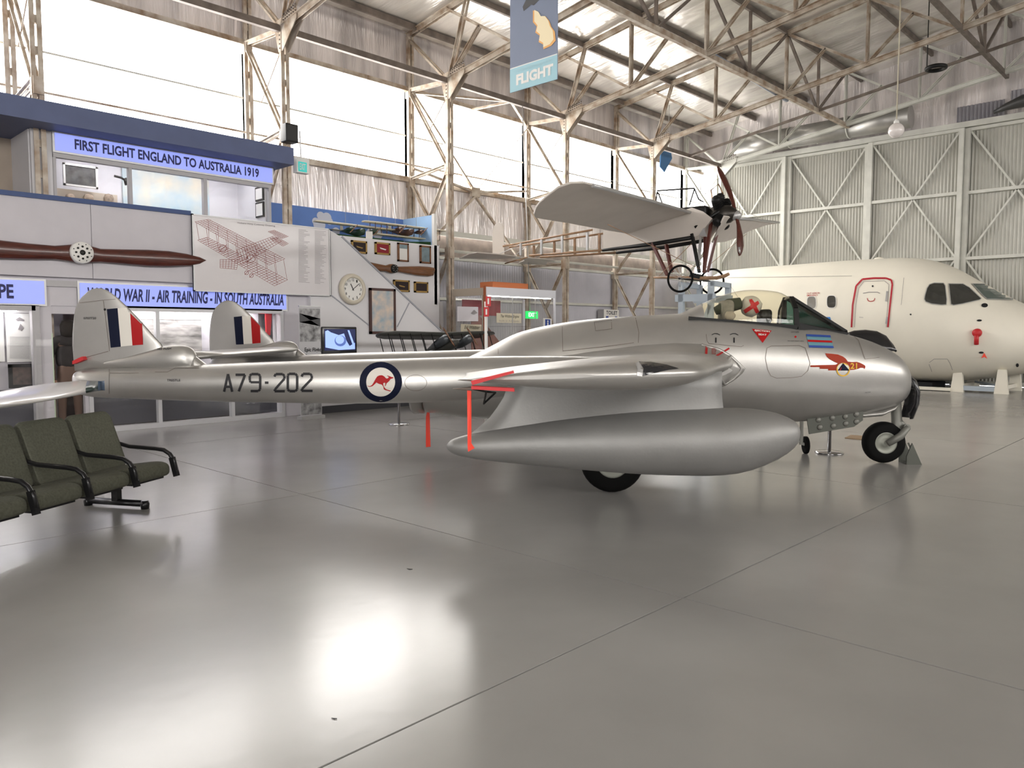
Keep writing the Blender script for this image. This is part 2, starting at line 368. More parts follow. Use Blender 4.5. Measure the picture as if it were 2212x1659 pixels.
def truss(X, ms, label):
    t = thing('roof_truss', label, 'truss', (X, YR, 7.3), 0, 'roof trusses'); gb = X > 24
    g = .045
    for sd in (1, -1):
        M_ = lambda y: y if sd == 1 else 2 * YR - y
        P = lambda y, top: (X, M_(y), (ztop(y) if top else zbot(y)))
        dbl(MB(), P(14.95, 1), P(1.0, 1), .11, gap=g).build('top_chord', ms, t, True)
        dbl(MB(), P(13.5, 0), P(1.0, 0), .11, gap=g).build('bottom_chord', ms, t, True)
        dbl(MB(), (X, M_(14.95), ztop(14.95) - .05), P(13.5, 0), .07, gap=g * .8).build('brace', ms, t, True)
        dbl(MB(), (X, M_(14.95), 7.35), P(13.5, 0), .07, gap=g * .8).build('brace', ms, t, True)
        dbl(MB(), P(13.45, 0), P(12.85, 1), .06, gap=g * .8).build('brace', ms, t, True)
        for i, y in enumerate(NY):
            if i: dbl(MB(), P(y, 0), P(y, 1), .07, gap=g * .8).build('post', ms, t, True)
            if i < 6:
                y2 = NY[i + 1]; a = P(y, 1); b = P(y2, 0); mid = tuple((a[q] + b[q]) / 2 for q in range(3))
                if i % 2 == 1 or gb or i == 0:
                    dbl(MB(), a, b, .06, gap=g * .7).build('brace', ms, t, True)
                    dbl(MB(), P(y, 0), mid, .05, gap=g * .7).build('brace', ms, t, True)
                else:
                    dbl(MB(), a, b, .06, gap=g * .7).build('brace', ms, t, True)
                    dbl(MB(), P(y, 0), mid, .05, gap=g * .7).build('brace', ms, t, True)
        gp = MB()
        for xo in (-.075, .06):
            gp.prism([(X + xo, M_(13.72), 7.42), (X + xo, M_(12.9), 7.52), (X + xo, M_(12.9), 7.32), (X + xo, M_(13.40), 6.85), (X + xo, M_(13.55), 6.85)], (.015, 0, 0))
        gp.build('gusset_plate', steelg if gb else ms, t, True)
        rv = MB()
        for rr in range(3):
            for k in range(7): rv.box((X - .088, M_(13.35 - k * .07) - .012, 7.38 + rr * .055 + k * .010), (X - .06, M_(13.35 - k * .07) + .012, 7.404 + rr * .055 + k * .010))
        for k in range(6): rv.box((X - .088, M_(13.5) - .012, 6.9 + k * .08), (X - .06, M_(13.5) + .012, 6.924 + k * .08))
        tag(rv.build('rivets', steeld, t, True), kind='stuff')
    return t
def column(X, Yo, Yi, ms, label):
    t = thing('lattice_column', label, 'column', (X, (Yo + Yi) / 2, 0), 0, 'lattice columns along the walls'); g = .05
    for y, zt_ in ((Yo, 8.6), (Yi, 7.3)):
        m = MB()
        for xo in (-g, g):
            m.box((X + xo - .012, y - .05, 0), (X + xo + .012, y + .05, zt_)); m.box((X + xo - .035, y - .058, 0), (X + xo + .035, y - .044, zt_))
        k = .25
        while k < zt_: m.box((X - g, y - .035, k), (X + g, y + .035, k + .12)); k += .46
        m.build('leg', ms, t, True)
    for p, q in (((Yo, 7.3), (Yi, 5.3)), ((Yo, 5.25), (Yi, 5.4)), ((Yo, 5.2), ((Yo + Yi) / 2, 4.2)), ((Yi, 5.3), ((Yo + Yi) / 2, 4.2)), (((Yo + Yi) / 2, 4.2), (Yo, 3.4)), ((Yo, 3.4), (Yi, 3.4)), ((Yi, 3.4), ((Yo + Yi) / 2, 2.2)), ((Yo, 3.35), ((Yo + Yi) / 2, 2.2)), (((Yo + Yi) / 2, 2.2), (Yi, 1.0)), ((Yi, 1.0), (Yo, .1))):
        dbl(MB(), (X, p[0], p[1]), (X, q[0], q[1]), .055, gap=.03).build('brace', ms, t, True)
    MB().tube([(X, Yi, 7.0), (X, (Yo * .62 + Yi * .38), 6.1)], .012, 5).build('tie_rod', ms, t, True)
    m = MB()
    for y, z in ((Yo, 7.3), (Yi, 5.3), (Yo, 5.2), (Yi, 3.4), (Yo, 3.4)): m.box((X - .07, y - .09, z - .13), (X + .07, y + .09, z + .13))
    m.box((X - .16, Yo - .1, 0), (X + .16, Yo + .1, .02)).box((X - .16, Yi - .1, 0), (X + .16, Yi + .1, .02))
    m.build('gusset_plate', ms, t, True)
    return t
for k, X in enumerate(TX[::-1]):
    ms = steelg if k == 0 else steel
    truss(X, ms, 'pale grey roof truss standing just in front of the sliding doors' if k == 0 else 'rust-stained beige roof truss, %s in from the pale one by the sliding doors' % (ordn[k - 1] if k > 1 else 'next'))
    column(X, 14.9, 13.5, ms, 'pale lattice column in the corner of the glazed wall and the doors' if k == 0 else 'riveted lattice column on the glazed wall, %s from the corner one' % (ordn[k - 1] if k > 1 else 'next'))
    column(X, -12.9, -11.5, ms, 'riveted lattice column on the opposite wall, %s from the sliding doors' % ordn[k])
# V sway frames between trusses, mid-bay tie
sk = 0
for y in (9.33, 5.17, 1.0):
    for x0, x1 in ((12.04, 16.21), (16.21, 20.38), (20.38, 24.55)):
        if x0 < 13 and y > 5: pass
        sk += 1; t = thing('sway_frame', 'dark V-shaped bracing between roof trusses, row %s from the glazed wall, %s bay' % ({9.33: 'one', 5.17: 'two', 1.0: 'three'}[y], {24.55: 'last', 20.38: 'middle', 16.21: 'nearest'}[x1]), 'bracing', (x0, y, zbot(y)), 0, 'sway frames between trusses')
        xm = (x0 + x1) / 2
        for a, b in (((x0, ztop(y)), (xm, zbot(y))), ((x1, ztop(y)), (xm, zbot(y))), ((xm, ztop(y)), (xm, zbot(y)))):
            MB().bar((a[0], y, a[1]), (b[0], y, b[1]), .05, .07, (0, 1, 0)).build('brace', steeld, t, True)
t = thing('mid_bay_tie', 'thin dark strut crossing mid-bay behind the last brown truss', 'beam', (22.46, 6, 7.9))
MB().bar((22.46, 13.5, zbot(13.5)), (22.46, 1, zbot(1)), .05, .07).build('strut', steeld, t, True)
t = thing('plan_bracing', 'rust-brown flat brace bars zigzagging above the glazing between two columns', 'bracing', (14.1, 14.3, 7.3))
for a, b in (((12.04, 14.95, 7.33), (14.1, 13.5, 7.25)), ((14.1, 13.5, 7.25), (16.21, 14.95, 7.33)), ((14.1, 13.5, 7.25), (14.1, 14.95, 7.33))):
    MB().bar(a, b, .06, .05).build('brace', steel, t, True)
t = thing('wall_bracing', 'K-shaped brace bars across the windows between the second and third bays', 'bracing', (14.1, 14.8, 5.2))
for a, b in (((12.04, 7.3), (14.1, 5.2)), ((14.1, 5.2), (12.04, 5.5)), ((14.1, 5.2), (16.21, 5.5)), ((14.1, 5.1), (12.2, 3.5)), ((14.1, 5.1), (16.0, 3.4))):
    MB().bar((a[0], 14.8, a[1]), (b[0], 14.8, b[1]), .05, .07, (0, 1, 0)).build('brace', steel, t, True)
MB().tube([(16.21, 14.8, 7.3), (14.1, 14.8, 5.2)], .012, 5).build('tie_rod', steel, t, True)
MB().box((13.95, 14.76, 5.08), (14.25, 14.84, 5.32)).build('gusset_plate', steel, t, True)
# blue-grey pipe under the trusses
pa, pb = onZ(1538, 118, 8.0), onZ(1700, 216, 8.0)
o = MB().tube([pa, pb], .06, 8).build('roof_pipe', mat('blue_grey_pipe', (.28, .32, .40), .5)); tag(o, 'blue-grey pipe running along under the roof trusses', 'pipe')
# sliding doors wall
wf = MB().box((XB + .25, YE, 0), (XB + .3, YW, 9)).build('wall_front', wallc); tag(wf, kind='structure')
g = MB().prism([(XB, YE, 7.62), (XB, YW, 7.62), (XB, YW, ZE + .1), (XB, YR, ZE + SL * 14 + .1), (XB, YE, ZE + .1)], (.06, 0, 0)); g.build('foil_sheet', foilw, wf)
MB().box((25.45, YE, 7.46), (XB, YW, 7.62)).build('door_track', steelg, wf)
for y, yy, za, zh in ((6.55, 5.35, 7.62, .5), (5.2, 2.0, 8.0, .32)):
    mm = MB(); corr(mm, (25.7, y, za), (0, yy - y, 0), (0, 0, zh), int(abs(y - yy) / .1), .03, (1, 0, 0)); mm.build('vent_sheet', wallc, wf)
by = [14.25 - 2.66 * k for k in range(11)]
for k in range(10):
    y1, y0 = by[k], by[k + 1]; xo = 25.62 if k % 2 else 25.50
    d = thing('door_%d' % (k + 1), None, None, (xo, (y0 + y1) / 2, 0), kind='structure')
    mm = MB(); corr(mm, (xo + .06, y1, .02), (0, y0 - y1, 0), (0, 0, 7.42), 28, .016, (1, 0, 0)); mm.build('corrugated_sheet', doorc, d, True)
    m = MB()
    for yy in (y1 - .07, y0 + .07): m.box((xo - .10, yy - .065, .02), (xo + .05, yy + .065, 7.44))
    for z in (.1, 1.85, 3.71, 5.6, 7.40): m.box((xo - .08, y0, z - .045), (xo + .05, y1, z + .045))
    m.build('door_frame', steelg, d, True)
    for zc, zt2, zb2 in ((5.6, 7.4, 3.71), (1.85, 3.71, .1)):
        for ya, yb in ((y1 - .1, y0 + .1), (y0 + .1, y1 - .1)):
            MB().bar((xo - .02, ya, zt2), (xo - .02, yb, zb2), .05, .05, (1, 0, 0)).build('brace', steelg, d, True)
o = thing('air_duct', 'round silver air duct resting along the top of the sliding doors', 'duct', (25.1, 10.5, 7.9))
for ya, yb in ((13.2, 11.3), (11.3, 9.4), (9.4, 7.6)): MB().tube([(25.1, ya, 7.95), (25.1, yb + .02, 7.95)], .33, 20).build('duct_section', mat('galvanised_duct', (.45, .44, .42), .4, .7, var=.15), o, True)
for y in (11.3, 9.4): MB().torus((25.1, y, 7.95), (0, 1, 0), .335, .02, 24, 6).build('duct_band', steelg, o, True)
m = MB()
for y in (12.8, 10.4, 8.2): m.box((25.08, y - .02, 7.6), (25.12, y + .02, 7.66))
m.build('saddle', steelg, o, True)
o = thing('flexible_duct', 'dark flexible duct lying above the doors at the right edge of the photo', 'duct', (25.1, 5, 7.9))
MB().tube([(25.2, 5.5, 7.68), (25.15, 5.2, 7.76), (25.1, 4.8, 7.83), (25.1, 3.0, 7.83)], [.05, .10, .17, .18], 16).build('duct_body', mat('dark_flexible_duct', (.07, .07, .07), .45, .5), o, True)
# ---------------------------------------------------------------- the silver twin-boom jet
V = Frame(4.5, 9.31, math.radians(3))
def smooth_between(T, x):
    T = sorted(T)
    if x <= T[0][0]: return T[0][1:]
    if x >= T[-1][0]: return T[-1][1:]
    for i in range(len(T) - 1):
        if T[i][0] <= x <= T[i + 1][0]:
            t = (x - T[i][0]) / (T[i + 1][0] - T[i][0]); p0 = T[max(i - 1, 0)]; p1 = T[i]; p2 = T[i + 1]; p3 = T[min(i + 2, len(T) - 1)]; r = []
            for k in range(1, len(p1)):
                h = p2[0] - p1[0]
                m1 = (p2[k] - p0[k]) / (p2[0] - p0[0]) * h if p2[0] != p0[0] else 0; m2 = (p3[k] - p1[k]) / (p3[0] - p1[0]) * h
                r.append((2 * t**3 - 3 * t**2 + 1) * p1[k] + (t**3 - 2 * t**2 + t) * m1 + (-2 * t**3 + 3 * t**2) * p2[k] + (t**3 - t**2) * m2)
            return tuple(r)
def sring(X, top, bot, hw, n=48, e=2.25, Y=0, deck=None):
    zc = (top + bot) / 2; h = (top - bot) / 2; q = []
    for i in range(n):
        a = 2 * PI * i / n; c, s_ = math.cos(a), math.sin(a)
        y = Y + hw * (abs(c) ** (2 / e)) * (1 if c >= 0 else -1); z = zc + h * (abs(s_) ** (2 / e)) * (1 if s_ >= 0 else -1)
        if deck is not None: z = min(z, deck)
        q.append((X, y, z))
    return q
jet = thing('jet_fighter', 'silver twin-boom jet fighter with kangaroo roundel, in the middle of the hangar', 'aircraft', V.o, V.rz)
PT = [(.275, .99, .96, .02), (.262, 1.09, .87, .11), (.225, 1.18, .795, .19), (.15, 1.275, .73, .275), (.03, 1.365, .668, .36), (-.2, 1.475, .612, .45), (-.5, 1.565, .565, .53), (-.9, 1.67, .515, .585), (-1.3, 1.74, .50, .62), (-1.8, 1.80, .50, .655), (-2.3, 1.815, .50, .67), (-2.85, 1.79, .49, .68), (-3.4, 1.755, .48, .67), (-3.8, 1.713, .48, .64), (-4.2, 1.64, .485, .585), (-4.48, 1.56, .495, .53), (-4.77, 1.412, .51, .46), (-5.0, 1.30, .525, .41), (-5.35, 1.15, .56, .34), (-5.62, 1.06, .60, .29)]
R = []; x = .275
xs = [.275, .268, .255, .235, .2, .15, .09] + [.03 - .08 * i for i in range(71)]
for x in xs:
    if x < -5.62: break
    a = smooth_between(PT, x)
    dk = None
    if -2.32 <= x <= -1.1: dk = 1.735 + (x + 2.24) * (-.075)
    elif -1.1 < x < -.5: dk = 1.65 + (x + 1.1) * -.12
    R.append(sring(x, a[0], a[1], a[2], deck=dk))
pod = MB().loft(R).build('fuselage', skin, jet)
MB().lathe([(.20, 0), (.255, .0), (.26, .12), (.22, .16), (.205, .05), (.15, -.2), (.02, -.22)], (-5.60, 0, .83), (-1, 0, 0), 28).build('jet_pipe', skin, jet)
# wings: aerofoil lofts
def aero(xl, xt, y, z, t, n=18, inc=.03):
    c = xl - xt; up = []; lo = []
    for i in range(n + 1):
        s_ = .5 * (1 - math.cos(PI * i / n)); th = 5 * t / c * c * (.2969 * math.sqrt(s_) - .126 * s_ - .3516 * s_**2 + .2843 * s_**3 - .1036 * s_**4)
        xx = xl - s_ * c; zz = z + inc * (.5 - s_) * c
        up.append((xx, y, zz + th)); lo.append((xx, y, zz - th))
    return up[::-1] + lo[1:-1]
def wing(sd):
    st = [(.55, -1.98, -4.95, 1.19, .40), (.75, -1.98, -4.95, 1.19, .40), (1.05, -2.06, -4.95, 1.19, .34), (1.4, -2.16, -4.92, 1.20, .29), (1.63, -2.22, -4.9, 1.21, .27), (2.6, -2.47, -4.78, 1.255, .24), (3.5, -2.70, -4.68, 1.295, .21), (4.6, -2.98, -4.56, 1.335, .185), (5.3, -3.16, -4.50, 1.36, .165), (5.5, -3.22, -4.49, 1.366, .16), (5.62, -3.30, -4.485, 1.369, .145), (5.70, -3.42, -4.48, 1.371, .11), (5.745, -3.62, -4.47, 1.372, .06), (5.755, -3.80, -4.46, 1.372, .02)]
    R = [aero(xl, xt, sd * y, z, t) for y, xl, xt, z, t in st]
    return MB().loft(R).build('wing', skin, jet)
wr = wing(-1); wl2 = wing(1)
# intake in the wing root: rounded lip against the fuselage, dished mouth, outer corner
root_ = [(-4.2, 1.26), (-3.6, 1.36), (-3.0, 1.44), (-2.6, 1.465), (-2.3, 1.455), (-2.1, 1.40), (-1.96, 1.32), (-1.86, 1.245), (-1.79, 1.18), (-1.82, 1.12), (-1.90, 1.05), (-2.02, .99), (-2.2, .945), (-2.5, .92), (-3.0, .93), (-3.6, 1.02), (-4.2, 1.15)]
tip_ = [(-4.2, 1.24), (-3.6, 1.28), (-3.0, 1.32), (-2.7, 1.325), (-2.5, 1.31), (-2.35, 1.28), (-2.25, 1.245), (-2.18, 1.215), (-2.15, 1.195), (-2.17, 1.175), (-2.22, 1.15), (-2.3, 1.12), (-2.42, 1.09), (-2.6, 1.065), (-3.0, 1.05), (-3.6, 1.08), (-4.2, 1.15)]
for sd in (-1, 1):
    R = []; ts = (0, .13, .16, .19, .24, .3, .4, .5, .6, .7, .8, .9, 1.)
    for t in ts:
        f = math.sin(PI * max(0, (t - .15) / .85)) ** .6; ring = []
        for i, (a, b) in enumerate(zip(root_, tip_)):
            am = {6: .0, 7: .55, 8: 1, 9: 1, 10: .7, 11: .0}.get(i, 0)
            ring.append((a[0] + (b[0] - a[0]) * t - am * .24 * f, sd * (.58 + .87 * t), a[1] + (b[1] - a[1]) * (t * t * (3 - 2 * t))))
        R.append(ring)
    MB().loft(R).build('intake', skin, jet)
    MB().tube([R[2][k] for k in range(4, 14)], .018, 8).build('intake_lip', skin, jet)
    for k in (6, 11): MB().tube([r_[k] for r_ in R[1:]], .016, 8).build('intake_lip', skin, jet)
# booms
bl_ = []
def boom(sd):
    Y = sd * 1.63
    T = [(-9.06, 1.14, .99, .03), (-9.03, 1.17, .955, .06), (-8.95, 1.19, .92, .10), (-8.8, 1.205, .90, .135), (-8.36, 1.225, .885, .165), (-7.7, 1.25, .865, .19), (-6.8, 1.285, .852, .215), (-5.9, 1.308, .85, .23), (-5.0, 1.333, .88, .235), (-4.3, 1.345, .95, .23), (-3.6, 1.335, 1.02, .20), (-3.0, 1.29, 1.08, .14), (-2.7, 1.24, 1.15, .05)]
    R = []
    xx = [-9.06, -9.045, -9.02, -8.98, -8.92] + [-8.84 + .14 * i for i in range(44)]
    for x in xx:
        if x > -2.7: break
        a = smooth_between(T, x); R.append(sring(x, a[0], a[1], a[2], 32, 2.1, Y))
    b = MB().loft(R).build('boom', skin, jet)
    # tail bullet where the tailplane joins
    T2 = [(-8.75, 1.27, 1.24, .01), (-8.5, 1.325, 1.21, .045), (-8.2, 1.40, 1.19, .075), (-8.05, 1.445, 1.17, .088), (-7.95, 1.455, 1.16, .092), (-7.86, 1.45, 1.17, .088), (-7.80, 1.435, 1.17, .08), (-7.76, 1.405, 1.17, .065), (-7.735, 1.365, 1.18, .045), (-7.725, 1.32, 1.2, .015)]
    R = [sring(x, *smooth_between(T2, x), 24, 2.0, Y) for x in [-8.75 + .05 * i for i in range(19)] + [-7.81, -7.785, -7.765, -7.75, -7.738, -7.73, -7.725]]
    bu_ = MB().loft(R).build('tail_bullet', skin, jet)
    R = []
    for i in range(7):
        a = PI / 2 * i / 6; R.append(sring(-7.74 + .14 * math.sin(a) - .02, 1.25 + .11 * (1 - math.sin(a)) + .0, 1.15, .06 + .0 * i, 16, 2, Y))
    MB().loft(R).build('bullet_fillet', skin, jet)
    bl_.append(bu_)
    # fin as aerofoil sections stacked upward
    outl = [(1.18, -8.05, -9.045), (1.30, -8.05, -9.055), (1.455, -8.09, -9.06), (1.56, -8.185, -9.055), (1.673, -8.283, -9.043), (1.76, -8.36, -9.03), (1.842, -8.44, -9.01), (1.90, -8.50, -8.98), (1.95, -8.555, -8.945), (1.985, -8.60, -8.905), (2.015, -8.645, -8.87), (2.035, -8.69, -8.83), (2.046, -8.73, -8.785)]
    R = []
    for z, xl, xt in outl:
        c = xl - xt; q = []
        tt = .045 * min(1, c / .6) + .005
        for i in range(13):
            s_ = .5 * (1 - math.cos(PI * i / 12)); q.append((xl - s_ * c, Y + 2.5 * tt * (.2969 * math.sqrt(s_) - .126 * s_ - .3516 * s_**2 + .2843 * s_**3 - .1036 * s_**4) * 1.6, z))
        lo = [(x, 2 * Y - y, z_) for x, y, z_ in q]; R.append(q[::-1] + lo[1:-1])
    f = MB().loft(R).build('fin', skin, jet)
    return b, f
bn, fn = boom(-1); bf, ff = boom(1)
R = [aero(-7.72, -8.55, y, 1.33, .085, 14, 0) for y in (-1.6, -.8, 0, .8, 1.6)]
MB().loft(R).build('tailplane', skin, jet)
MB().tube([(-8.1, -1.4, 1.2), (-7.9, -1.62, 1.1)], .012, 5).build('tail_strut', steeld, jet)
# canopy, windscreen, cockpit
CT = [(-2.45, 1.815, .16), (-2.3, 1.885, .25), (-2.12, 1.964, .31), (-1.9, 2.05, .345), (-1.63, 2.094, .36), (-1.3, 2.07, .35), (-1.17, 2.005, .335)]
def arch(x, top, hw, z0, n=20, e=2.0):
    return [(x, -hw * (abs(math.cos(PI * i / n)) ** (2 / e)) * (1 if i < n / 2 else -1), z0 + (top - z0) * (math.sin(PI * i / n) ** (2 / e))) for i in range(n + 1)]
def dz(x): return 1.735 + (x + 2.24) * (-.075)
def cring(x): a = smooth_between(CT, x); return arch(x, a[0], a[1], dz(x))
MB().loft([cring(-2.22 + .06 * i) for i in range(19) if -2.22 + .06 * i <= -1.17] + [cring(-1.17)], cap=False, closed=False).build('canopy', canopyg, jet)
MB().loft([arch(-2.5, 1.80, .10, 1.72)] + [cring(-2.45 + .046 * i) for i in range(6)], cap=False, closed=False).build('canopy_fairing', skin, jet)
MB().tube([cring(-1.17)[i] for i in range(21)], .016, 6).build('canopy_frame', mat('dull_cream_frame', (.45, .42, .36), .5), jet)
for sd in (-1, 1): MB().bar((-2.42, sd * .36, dz(-2.42) - .005), (-1.17, sd * .365, dz(-1.17) - .015), .03, .055).build('canopy_rail', blackm, jet)
T0, T1 = (-1.17, .12, 2.0), (-.50, .06, 1.595); B0, B1 = (-1.17, .365, 1.635), (-.52, .13, 1.568); M0 = (-1.17, .30, 1.86)
for sd in (-1, 1):
    q = lambda p: Vector((p[0], sd * p[1], p[2]))
    for a, b, ww in ((T0, T1, .05), (B0, B1, .05), (M0, T0, .05), (B0, M0, .055), (T1, B1, .03)):
        MB().bar(q(a), q(b), ww, .03).build('windscreen_frame', blackm, jet)
    c_ = [q(B0), q(B1), q(T1), q(T0), q(M0)]; MB().poly(c_).build('windscreen_glass', screeng, jet)
    # dark triangular lower frame plate as in the photograph
    MB().prism([q((-1.15, .36, 1.63)), q((-.52, .13, 1.565)), q((-.62, .15, 1.605)), q((-1.15, .36, 1.69))], (0, 0, .004)).build('windscreen_frame', blackm, jet)
MB().poly([(-1.17, -.12, 2.0), (-.5, -.06, 1.6), (-.5, .06, 1.6), (-1.17, .12, 2.0)]).build('windscreen_glass', screeng, jet)
MB().tube([V.at(1694, 688, -.3), V.at(1694, 650, -.22)], .03, 8).build('windscreen_pillar', blackm, jet)
MB().prism([(-2.36, -.15, dz(-2.36) + .004), (-1.13, -.33, dz(-1.13) + .004), (-1.13, .33, dz(-1.13) + .004), (-2.36, .15, dz(-2.36) + .004)], (0, 0, .006)).build('deck_glare_cover', mat('matt_black_cover', (.012, .012, .012), .9, spec=.1), jet)  # black plate added over the shiny deck to kill its glare
grey = mat('grey_seat_cloth', (.25, .24, .21), .8, var=.2, vscale=20)
MB().rbox((-1.98, -.17, 1.70), (-1.84, .17, 1.97), .05).build('seat_back', grey, jet)
pp = lambda px, py, y: V.at(px, py, y)
MB().tube([pp(1545, 672, 0), pp(1575, 660, 0), pp(1600, 655, 0)], [.05, .085, .07], 12).build('seat_roll', mat('dark_green_cloth', (.05, .06, .04), .9), jet)
he = MB().lathe([(.01, -.13), (.07, -.11), (.115, -.05), (.125, .02), (.11, .08), (.05, .12), (.01, .125)], pp(1622, 662, 0), (.35, -.4, 1), 20).build('pilot_helmet', mat('white_helmet_cloth', (.55, .53, .48), .7), jet)
dc = Decal(V, [he], .004)
dc.lay([(1618, 648), (1624, 646), (1630, 654), (1637, 650), (1640, 656), (1634, 661), (1640, 674), (1633, 677), (1627, 666), (1610, 677), (1606, 670), (1622, 659)], [tuple(range(12))], 'red_cross', red, jet, cuts=5, maxe=2.5)
MB().rbox((-1.52, -.12, 1.69), (-1.38, .12, 1.86), .04).build('gunsight', blackm, jet)
MB().lathe([(.02, -.06), (.05, -.04), (.055, .03), (.02, .06)], pp(1577, 682, -.2), (1, 0, 0), 14).build('headrest_pad', mat('tan_pad', (.4, .36, .3), .7), jet)
# pylon and tank
tk = [(-4.84, .69, .012), (-4.82, .69, .04), (-4.76, .69, .07), (-4.6, .695, .105), (-4.3, .71, .15), (-3.9, .725, .20), (-3.4, .735, .245), (-3.0, .74, .262), (-2.7, .745, .262), (-2.5, .76, .245), (-2.3, .785, .19), (-2.18, .80, .13), (-2.12, .81, .075), (-2.10, .815, .02)]
for sd in (-1, 1):
    Y = sd * 3.5; R = []
    for x in [-4.84, -4.83, -4.81, -4.78, -4.74] + [-4.68 + .1 * i for i in range(25)] + [-2.2, -2.15, -2.125, -2.108, -2.10]:
        a = smooth_between(tk, x); R.append([(x, Y + a[1] * math.cos(2 * PI * i / 36), a[0] + a[1] * math.sin(2 * PI * i / 36)) for i in range(36)])
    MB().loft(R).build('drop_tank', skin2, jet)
    m = MB(); R = []
    # pylon: stacked sections from tank saddle to wing
    sec = [(.74, -4.72, -2.60, .10), (.83, -4.60, -2.62, .085), (.92, -4.50, -2.655, .065), (1.0, -4.44, -2.685, .05), (1.08, -4.39, -2.695, .045), (1.16, -4.36, -2.70, .045), (1.29, -4.33, -2.70, .05)]
    for z, xt, xl, hw in sec:
        q = []; c = xl - xt
        for i in range(11):
            s_ = i / 10; q.append((xl - s_ * c, Y + hw * (1 - (2 * s_ - .65)**2 * .45) * (min(1, s_ * 14) ** .5) * (min(1, (1 - s_) * 9)) + .004, z))
        lo = [(a, 2 * Y - b, c_) for a, b, c_ in q]; R.append(q + lo[::-1])
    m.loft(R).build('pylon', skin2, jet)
# tip light, locks, ribbons
g1 = mat('dark_lamp_glass', (.015, .015, .018), .12, 0, coat=.5)
dw = Decal(V, [wr], .004)
dw.poly([(1380, 782), (1405, 783), (1440, 789), (1466, 797), (1440, 800), (1388, 812), (1390, 797)], 'tip_lamp', g1, jet)
dw.line([(1378, 783), (1383, 798), (1381, 812)], 12, 'lamp_band', alu, jet)
ribbon = redf
for pts, y in (([(1017, 823), (1108, 801), (1110, 806), (1020, 832)], -5.84), ([(1018, 834), (1110, 839), (1111, 846), (1018, 841)], -5.84)):
    MB().prism([V.at(a, b, y) for a, b in pts], (0, .05, 0)).build('aileron_lock', red, jet)
q = [V.at(1009, 838, -5.70), V.at(1018, 838, -5.70), V.at(1018, 958, -5.70), V.at(1025, 968, -5.68), V.at(1011, 976, -5.72), V.at(1010, 960, -5.72)]
MB().prism(q, (0, .006, 0)).build('warning_ribbon', ribbon, jet)
MB().tube([V.at(1012, 838, -5.7), V.at(1050, 846, -5.6), V.at(1045, 872, -5.5), V.at(1070, 848, -5.5), V.at(1050, 846, -5.6)], .006, 5).build('hinge_linkage', blackm, jet)
MB().tube([V.at(1020, 840, -5.7), V.at(978, 840, -5.7)], [.012, .002], 5).build('static_wick', steeld, jet)
q = [V.at(924, 884, 0), V.at(928, 890, 0), V.at(930, 965, 0), V.at(920, 966, .02), V.at(920, 900, 0)]
MB().prism(q, (0, .006, 0)).build('warning_ribbon', ribbon, jet)
MB().tube([V.at(925, 886, 0), (-5.62, 0, .62)], .005, 5).build('ribbon_cord', ribbon, jet)
MB().prism([V.at(156, 780, -1.70), V.at(170, 773, -1.70), V.at(178, 770, -1.70), V.at(181, 777, -1.70), V.at(168, 783, -1.70), V.at(156, 787, -1.70)], (0, .14, 0)).build('rudder_lock', red, jet)
# gear
def wheel(o, r, wd, name='wheel'):
    t = MB().lathe([(r * .52, -wd * .5), (r * .8, -wd * .55), (r * .93, -wd * .42), (r, -wd * .15), (r, wd * .15), (r * .93, wd * .42), (r * .8, wd * .55), (r * .52, wd * .5)], o, (0, 1, 0), 36, False).build('tyre', black, jet)
    MB().lathe([(.01, -wd * .42), (r * .18, -wd * .5), (r * .2, -wd * .38), (r * .45, -wd * .4), (r * .53, -wd * .5), (r * .53, wd * .5), (r * .45, wd * .4), (r * .2, wd * .38), (r * .18, wd * .5), (.01, wd * .42)], o, (0, 1, 0), 28).build('wheel_hub', mat('wheel_hub_paint', (.30, .31, .27), .5, .3), t)
wheel((-3.41, -1.86, .315), .315, .17); wheel((-3.41, 1.86, .315), .315, .17)
for sd in (-1, 1):
    MB().tube([(-3.41, sd * 1.98, .315), (-3.40, sd * 1.98, .8), (-3.42, sd * 1.95, 1.2)], [.035, .05, .055], 10).build('main_leg', mat('gear_paint', (.20, .20, .18), .5, .3), jet)
    MB().tube([(-3.41, sd * 1.98, .315), (-3.41, sd * 1.86, .315)], .03, 8).build('axle', alu, jet)
wheel((.005, 0, .255), .25, .17)
gp = MATS['gear_paint']
MB().tube([V.at(1935, 860, 0), V.at(1938, 935, 0), V.at(1938, 958, 0)], [.06, .062, .05], 14).build('nose_leg', gp, jet)
for sd in (-1, 1):
    MB().tube([V.at(1962, 922, sd * .13), V.at(1945, 942, sd * .13), (.005, sd * .125, .255)], [.035, .045, .04], 10).build('fork_arm', gp, jet)
MB().tube([V.at(1960, 922, -.14), V.at(1960, 922, .14)], .035, 10).build('fork_pivot', gp, jet)
MB().tube([V.at(1955, 925, 0), V.at(1938, 905, 0)], .04, 8).build('torque_link', gp, jet)
MB().tube([V.at(1912, 872, 0), V.at(1926, 885, 0), V.at(1936, 895, 0)], .018, 8).build('drag_strut', gp, jet)
R = []
for i, (px, py) in enumerate([(1962, 806), (1978, 822), (1985, 845), (1983, 870), (1972, 903)]):
    c_ = V.at(px, py, 0); hw = [.07, .13, .15, .15, .12][i]
    R.append([c_ + Vector((-.03 * (abs(k) / 3) ** 2 * 2, hw * k / 3, 0)) for k in range(-3, 4)] + [c_ + Vector((-.035 - .03 * (abs(k) / 3) ** 2 * 2, hw * k / 3, 0)) for k in range(3, -4, -1)])
MB().loft(R).build('nose_gear_door', mat('black_gloss', (.01, .01, .012), .25, 0, coat=.3), jet)
MB().tube([V.at(1955, 835, 0), V.at(1975, 840, 0)], .012, 6).build('door_link', gp, jet)
